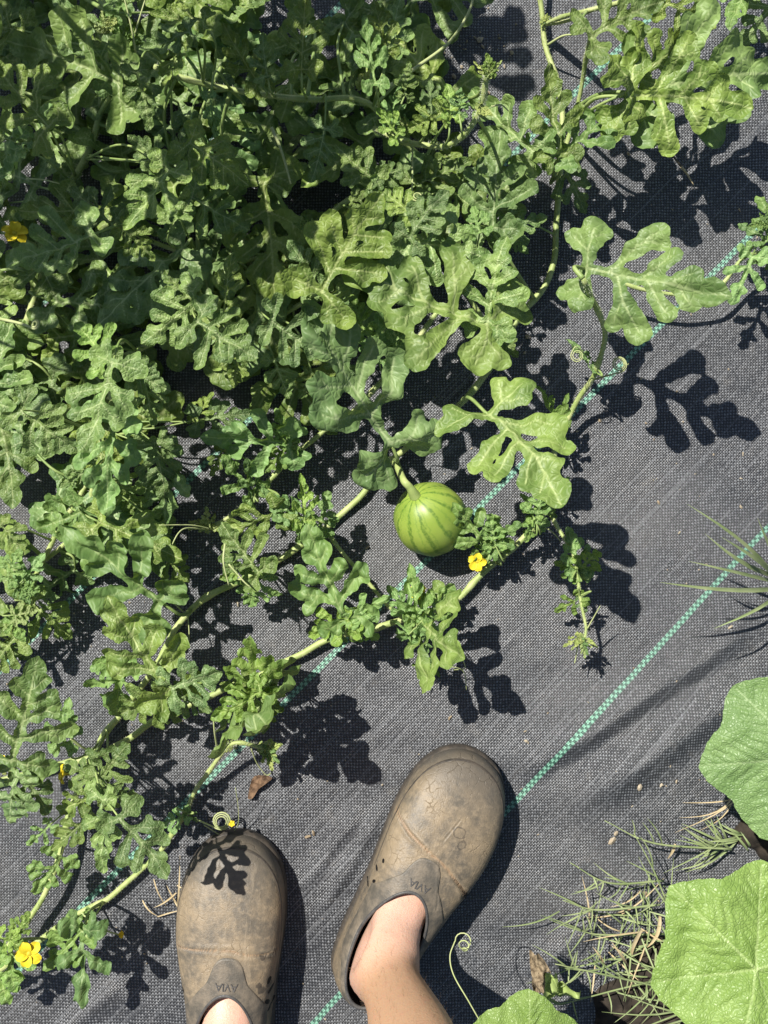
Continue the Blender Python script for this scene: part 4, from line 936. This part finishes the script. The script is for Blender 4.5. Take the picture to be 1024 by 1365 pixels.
def build_person():
    V, E, R = [], [], []
    def add(p, r, to=None):
        V.append(Vector(p)); R.append(r if isinstance(r, tuple) else (r, r))
        if to is not None: E.append((to, len(V) - 1))
        return len(V) - 1
    pelvis = add((-.10, -.72, .95), (.13, .10))
    for cl, sgn, lean in ((cR, 1, (0.030, 0.0)), (cL, -1, (-0.005, 0.0))):
        lp = lambda x, y, z: cl.mx @ Vector((x * cl.mir, y, z))
        ank = lp(0.000, 0.068, 0.088)
        hip = add((pelvis and 0 or -.10 + sgn * 0.09, -.71, .86), (.085, .085), pelvis)
        knee_p = Vector((ank.x + lean[0] * 2.0, ank.y - 0.02, .47))
        th_ = add((V[hip] + knee_p) / 2, (.078, .08), hip); knee = add(knee_p, (.054, .056), th_)
        calf = add((ank.x + lean[0] * 1.6, ank.y - .028, .34), (.054, .058), knee)
        sh2 = add((ank.x + lean[0] * 1.15, ank.y - .012, .235), (.045, .049), calf)
        sh1 = add((ank.x + lean[0] * 0.6, ank.y - .002, .155), (.031, .036), sh2)
        a = add(ank, (.029, .034), sh1)
        mal = add(lp(0.031, 0.062, 0.090), (.0115, .0115), a); mal2 = add(lp(-0.024, 0.074, 0.098), (.012, .012), a)
        h = add(lp(0.001, 0.030, 0.052), (.026, .028), a)
        d = add(lp(-0.004, 0.116, 0.066), (.030, .025), a); m1 = add(lp(0.0, 0.165, 0.050), (.036, .020), d); m2 = add(lp(0.004, 0.225, 0.036), (.040, .014), m1); add(lp(0.004, 0.275, 0.032), (.028, .010), m2)
    o = skin_mesh('person', V, E, R, pelvis, skin_material(), None, 2)
    tag(o, 'person with bare tanned lower legs standing in the brown clogs', 'person')
    hv, hf = [], []; me = o.data; cand = [p for p in me.polygons if 0.11 < p.center.z < 0.5]
    for k in range(1500):
        p = rnd.choice(cand); c = p.center; nrm = p.normal; d = (Vector((rnd.uniform(-.5, .5), rnd.uniform(-.5, .5), -1)) + nrm * 0.7).normalized(); c = c + Vector((rnd.uniform(-.004, .004), rnd.uniform(-.004, .004), rnd.uniform(-.004, .004)))
        c = c - nrm * (c - p.center).dot(nrm); sd = d.cross(nrm).normalized() * 0.00007; L = rnd.uniform(.006, .013); k0 = len(hv)
        hv += [c + sd, c - sd, c + d * L * 0.6 + sd * .7, c + d * L * 0.6 - sd * .7, c + d * L - nrm * 0.001]; hf += [(k0, k0 + 1, k0 + 3, k0 + 2), (k0 + 2, k0 + 3, k0 + 4)]
    hh = mesh_obj('leg_hair', hv, hf, flat_mat('leg_hair', (.16, .10, .055), (.28, .18, .10), 50), o); hh['kind'] = 'stuff'
    V2 = [V[0] + Vector((0, 0, .06)), V[0], V[1], (V[1] + V[2]) / 2]
    n = (len(V) - 1) // 2; hipL = 1 + n
    V2 += [V[hipL], (V[hipL] + V[hipL + 1]) / 2]
    skin_mesh('shorts', V2, [(0, 1), (1, 2), (2, 3), (1, 4), (4, 5)], [(.15, .115), (.15, .12), (.105, .105), (.105, .105), (.105, .105), (.105, .105)], 1, flat_mat('shorts', (.05, .055, .06), (.07, .075, .08), 200), o, 1)
build_person()

# ------------------------------------------------------------------ cucumber plant at the lower right
soil_c = W(960, 1330)
def build_cucumber():
    c = W(1075, 1395)
    root = empty('cucumber_plant', (c.x, c.y, 0), 'cucumber plant with broad bright green leaves at the lower right corner', 'plant'); pm = Matrix.Translation((c.x, c.y, 0))
    path = catmull([tuple(W(1075, 1395, .0)), tuple(W(1075, 1350, .08)), tuple(W(1085, 1200, .12)), tuple(W(1120, 1040, .12))], 8)
    v, f = tube(path, .006, 10, .08); mesh_obj('stem', v, f, M['petiole'], root, pm)
    for k, (bx, by, tx, ty, z, zt, roll, wf, q) in enumerate([(1008, 1292, 893, 1180, .20, .18, .06, .95, (1078, 1330, .09)), (1078, 1010, 928, 1022, .19, .16, .05, .92, (1110, 1080, .12)), (704, 1436, 706, 1316, .22, .20, 0, .85, (1040, 1420, .05))]):
        pb, pt = W(bx, by, z), W(tx, ty, zt); Mx = leaf_matrix(pb, pt, roll, wf)
        o = bpy.data.objects.new('leaf', CUC[k]); link(o, root, pm); o.matrix_basis = Mx
        qv = W(*q); mid = (pb + qv) / 2 + Vector((0, 0, -.02))
        vv, ff = tube(catmull([tuple(qv), tuple(mid), tuple(pb + Vector((0, 0, -.003)))], 6), [.004, .003, .003], 8)
        pe = mesh_obj('petiole', vv, ff, M['petiole'], o); pe.matrix_parent_inverse = Mx.inverted()
    # curled tendril by the ankle
    P = catmull([tuple(W(*p)) for p in [(645, 1370, .20), (625, 1335, .20), (605, 1300, .19), (600, 1275, .18), (606, 1256, .17)]], 8); P = list(P)
    cc = np.array(W(618, 1252, .17)); 
    for k in range(34):
        a = math.radians(190) - k / 14 * 2 * math.pi; r = (11 - k * 0.27) * S * .86; P.append(cc + np.array([math.cos(a) * r, math.sin(a) * r, .0008 * k]))
    vv, ff = tube(np.array(P), .0007, 5); mesh_obj('tendril', vv, ff, M['tendril'], root, pm)
build_cucumber()

# small withered seedling between clog and grass
def torn_leaf(name, outline, z0, mat, parent, pm, seed, amp=.006, tilt=(0, 0)):
    o = np.array([tuple(W(a, b, z0))[:2] for a, b in outline]); c = o.mean(0); d = catmull([(x, y, 0) for x, y in list(o) + [o[0]]], 4)[:-1, :2]
    v, f = [], []; n = len(d); R = 7
    for i in range(R + 1):
        t = i / R
        for k in range(n):
            p = c + (d[k] - c) * t; z = z0 + smooth_noise(np.array([p[0]]), np.array([p[1]]), seed, [.05, .02, .008], [amp, amp * .6, amp * .3])[0] + tilt[0] * (p[0] - c[0]) + tilt[1] * (p[1] - c[1])
            v.append((p[0], p[1], max(z, .002)))
    for i in range(R):
        for k in range(n): k2 = (k + 1) % n; f.append((i * n + k, i * n + k2, (i + 1) * n + k2, (i + 1) * n + k))
    return mesh_obj(name, v, f, mat, parent, pm)
sd = empty('seedling', tuple(W(735, 1325)), 'small seedling with one brown withered leaf and one torn green leaf', 'seedling'); sp_ = Matrix.Translation(W(735, 1325))
torn_leaf('withered_leaf', [(706, 1268), (718, 1272), (730, 1285), (732, 1300), (722, 1312), (723, 1328), (714, 1330), (708, 1300)], .10, M['witherleaf'], sd, sp_, 4, .02, (.9, .1))
torn_leaf('green_leaf', [(723, 1286), (735, 1298), (745, 1306), (742, 1318), (752, 1314), (776, 1324), (760, 1332), (738, 1336), (722, 1332)], .09, M['young'], sd, sp_, 8, .02, (-.5, .3))
vv, ff = tube(catmull([tuple(W(728, 1330, .09)), tuple(W(738, 1335, .05)), tuple(W(745, 1338, .0))], 5), .002, 6); mesh_obj('stem', vv, ff, M['petiole'], sd, sp_)

# ------------------------------------------------------------------ grass
def blade(root, pm, p0, p1, lift, w, mat, sag=0.0, name='blade'):
    a, b = np.array(p0, float), np.array(p1, float); n = 8; d = b - a; s = np.array([-d[1], d[0], 0]); s /= np.linalg.norm(s) + 1e-9
    side = rnd.uniform(-1, 1) * np.linalg.norm(d) * 0.06; v, f = [], []
    for i in range(n):
        t = i / (n - 1); c = a + d * t + np.array([0, 0, lift * 4 * t * (1 - t) ** 1.2]) + s * side * math.sin(t * 3.1); ww = w * (1 - t ** 2.2) * (0.6 + 0.4 * min(1, t * 5)) + 0.00012
        v += [c - s * ww, c + np.array([0, 0, -ww * 0.5]), c + s * ww]
    for i in range(n - 1):
        k = i * 3; f += [(k, k + 1, k + 4, k + 3), (k + 1, k + 2, k + 5, k + 4)]
    return mesh_obj(name, v, f, mat, root, pm)
def tuft(label, base, blades, w, name='grass_tuft', mat='grass', cat='grass'):
    b = W(*base, 0); root = empty(name, tuple(b), label, cat); pm = Matrix.Translation(b)
    for bl in blades:
        x0, y0, z0, x1, y1, z1, lift = bl[:7]
        blade(root, pm, W(x0, y0, z0), W(x1, y1, z1), lift, w * rnd.uniform(.75, 1.2), M[mat])
    return root, pm
tuft('tuft of bright green grass at the right edge beside the green stripe', (1040, 785),
     [(1034, 770, .06, 916, 672, .16, .02), (1032, 768, .06, 940, 711, .15, .02), (1036, 772, .06, 962, 716, .16, .02), (1034, 776, .06, 918, 748, .15, .02), (1044, 784, .05, 880, 776, .15, .02), (1036, 790, .05, 952, 838, .10, .03), (1044, 775, .03, 1010, 690, .15, .02), (1044, 780, .02, 1075, 700, .18, .02), (1044, 780, .02, 1090, 830, .16, .02)], .0024)
gb = []
stol = [[(975, 1132, .03), (872, 1124, .05), (806, 1094, .06)], [(885, 1174, .03), (812, 1177, .05), (760, 1150, .06)], [(880, 1206, .04), (797, 1213, .05), (750, 1200, .06)], [(885, 1245, .03), (800, 1246, .04), (770, 1238, .05)], [(860, 1260, .03), (800, 1292, .04), (745, 1290, .05)], [(905, 1300, .03), (820, 1320, .05), (745, 1340, .06)], [(900, 1320, .04), (800, 1298, .07), (740, 1285, .08)], [(925, 1310, .05), (880, 1180, .07), (845, 1110, .08)]]
groot = W(885, 1275, 0)
gr = empty('grass_clump', tuple(groot), 'wiry clump of crabgrass between the right clog and the cucumber leaves', 'grass'); gpm = Matrix.Translation(groot)
for sidx, s_ in enumerate(stol):
    P = catmull([tuple(W(*p)) for p in s_], 8); vv, ff = tube(P, [.0014, .0011, .0005], 5); mesh_obj('stalk', vv, ff, M['grass'], gr, gpm)
    for k in range(9):
        i = rnd.randrange(2, len(P) - 2); a = rnd.uniform(0, 6.283); d = P[i + 1] - P[i]; d = d / np.linalg.norm(d)
        e = P[i] + (d * rnd.uniform(.2, 1) + np.array([math.cos(a) * .8, math.sin(a) * .8, rnd.uniform(-.2, .6)])) * rnd.uniform(.018, .05)
        e[2] = max(e[2], .006); blade(gr, gpm, P[i], e, .004, .0008, M['grass'])
for k in range(64):
    x, y = rnd.gauss(845, 45), rnd.gauss(1262, 42); a = rnd.uniform(0, 6.283); L = rnd.uniform(30, 85)
    p0 = W(x, y, rnd.uniform(.004, .05)); p1 = p0 + Vector((math.cos(a), math.sin(a), rnd.uniform(-.1, .5))) * L * S
    p1.z = max(p1.z, .006); blade(gr, gpm, p0, p1,   .006, .0009, M['grass'] if rnd.random() < .8 else M['straw'])
for k in range(15):
    a = math.radians(rnd.uniform(95, 215)); p0 = W(950 + rnd.uniform(-15, 15), 1330 + rnd.uniform(-15, 15), .01); L = rnd.uniform(80, 190)
    p1 = p0 + Vector((math.cos(a), math.sin(a), rnd.uniform(.1, .5))) * L * S; blade(gr, gpm, p0, p1, .02, .0013, M['grass'])
# second small clump under the upper cucumber leaf
for k in range(22):
    a = math.radians(rnd.uniform(100, 220)); p0 = W(985 + rnd.uniform(-30, 20), 1120 + rnd.uniform(-12, 14), .01); L = rnd.uniform(25, 75)
    p1 = p0 + Vector((math.cos(a), math.sin(a), rnd.uniform(.0, .4))) * L * S; blade(gr, gpm, p0, p1, .01, .0013, M['grass'])
# dry straw
tuft('fan of dry tan roots lying below the upper cucumber leaf', (985, 1065), [(985, 1062, .02, 900, 1110, .005, .02), (985, 1062, .02, 910, 1070, .006, .015), (980, 1058, .02, 906, 1090, .005, .02), (978, 1066, .02, 930, 1108, .004, .01), (985, 1060, .02, 940, 1040, .006, .01)], .0008, 'dry_roots', 'straw', 'roots')
tuft('small bunch of dry straw beside the left clog toe', (232, 1190), [(237, 1215, .004, 240, 1140, .03, .008), (235, 1190, .01, 205, 1210, .006, .004), (236, 1180, .012, 262, 1185, .008, .004), (232, 1200, .006, 245, 1222, .004, .003), (190, 1200, .006, 212, 1222, .005, .004), (210, 1222, .005, 250, 1212, .006, .004), (205, 1172, .02, 222, 1208, .006, .004), (236, 1205, .006, 222, 1180, .01, .003)], .0009, 'straw_bunch', 'straw', 'straw')
# dry strands in the crab grass
tuft('dry tan stalks among the crabgrass', (850, 1270), [(835, 1285, .03, 815, 1255, .06, .01), (855, 1240, .06, 840, 1285, .03, .0), (805, 1290, .02, 790, 1262, .05, .01), (880, 1220, .03, 860, 1265, .04, .01), (900, 1125, .03, 890, 1145, .02, .003)], .0022, 'dry_stalks', 'straw', 'straw')

# ------------------------------------------------------------------ soil in the planting cut, bits and pieces
def soil_patch(c, rx, ry, seed):
    n, R = 48, 18; v, f = [], []
    for i in range(R + 1):
        for k in range(n):
            a = 2 * math.pi * k / n; t = i / R * (1 + .16 * math.sin(3 * a + seed) + .09 * math.sin(7 * a + 2 * seed))
            x, y = c[0] + rx * t * math.cos(a), c[1] + ry * t * math.sin(a); q = 1 - (i / R) ** 3
            z = ground_z(x, y) + .002 + q * (.012 + smooth_noise(np.array([x]), np.array([y]), seed, [.06, .022, .011], [.008, .007, .004])[0]) - (0.004 if i == R else 0)
            v.append((x, y, float(z)))
    for i in range(R):
        for k in range(n): k2 = (k + 1) % n; f.append((i * n + k, i * n + k2, (i + 1) * n + k2, (i + 1) * n + k))
    o = mesh_obj('soil', v, f, M['soil']); o['kind'] = 'structure'; o['label'] = 'dark crumbly soil in a cut of the fabric under the cucumber'
soil_patch(W(905, 1335), .105, .075, 3); soil_patch(W(1040, 1110), .05, .04, 5)

tw = W(872, 168, .02); root = empty('twig', tuple(tw), 'thin dark broken twig leaning on fabric below the top right leaf', 'twig'); tm = Matrix.Translation(tw)
vv, ff = tube(catmull([tuple(W(855, 150, .05)), tuple(W(880, 185, .035)), tuple(W(908, 222, .012))], 6), [.0011, .0013, .0014], 6); mesh_obj('stick', vv, ff, M['twig'], root, tm)
vv, ff = tube(catmull([tuple(W(908, 222, .012)), tuple(W(916, 232, .009)), tuple(W(925, 247, .004))], 5), [.0018, .0014, .0005], 6); mesh_obj('split_end', vv, ff, M['straw'], root, tm)
dl = torn_leaf('dead_leaf', [(333, 1048), (338, 1036), (350, 1032), (363, 1036), (357, 1042), (346, 1050), (338, 1062), (331, 1064)], .008, M['deadleaf'], None, None, 12, .006)
tag(dl, 'curled red brown dead leaf lying on fabric above the left clog', 'leaf')
def crumbs():
    v, f = [], []; spots = [(702, 988, 5), (600, 957, 5), (640, 1120, 6), (850, 1047, 6), (815, 1120, 8), (880, 1045, 4), (900, 1040, 4), (385, 445, 0), (704, 449, 6), (990, 605, 4), (972, 835, 6), (940, 785, 3), (878, 670, 4), (905, 710, 3), (942, 752, 3), (940, 783, 3), (986, 675, 3), (987, 676, 4), (410, 1115, 6), (418, 1110, 5), (668, 500, 3), (637, 622, 5), (490, 730, 5), (318, 805, 5), (650, 125, 5), (640, 55, 6), (620, 35, 5), (672, 90, 4), (748, 140, 4), (770, 575, 3), (860, 1190, 5), (820, 1110, 5), (700, 470, 3), (985, 280, 4), (838, 205, 5), (800, 560, 4), (700, 975, 3), (855, 505, 3)]
    spots += [(rnd.uniform(520, 1020), rnd.uniform(200, 1250), rnd.uniform(1, 2.6)) for _ in range(90)] + [(rnd.uniform(0, 520), rnd.uniform(800, 1360), rnd.uniform(1, 2.4)) for _ in range(50)] + [(rnd.gauss(620, 40), rnd.gauss(50, 30), rnd.uniform(1, 5)) for _ in range(50)]
    for x, y, r in spots:
        if r <= 0: continue
        c = W(x, y); z0 = GZ(c) + .0008; n = 7; k0 = len(v); a0 = rnd.uniform(0, 6.3); asp = rnd.uniform(.35, .9); rr = r * S * 0.8
        for k in range(n):
            a = a0 + k * 6.2832 / n; q = rr * rnd.uniform(.7, 1.2); dx, dy = q * math.cos(a - a0), q * asp * math.sin(a - a0)
            v.append((c.x + dx * math.cos(a0) - dy * math.sin(a0), c.y + dx * math.sin(a0) + dy * math.cos(a0), z0 + rnd.uniform(0, .4) * rr))
        v.append((c.x, c.y, z0 + rr * .7 + .0004))
        for k in range(n): f.append((k0 + k, k0 + (k + 1) % n, k0 + n))
    o = mesh_obj('plant_crumbs', v, f, flat_mat('crumbs', (.26, .20, .13), (.46, .40, .30), 30), smooth=False); tag(o, 'scattered tan crumbs of dry plant litter on the fabric', 'litter', kind='stuff')
crumbs()
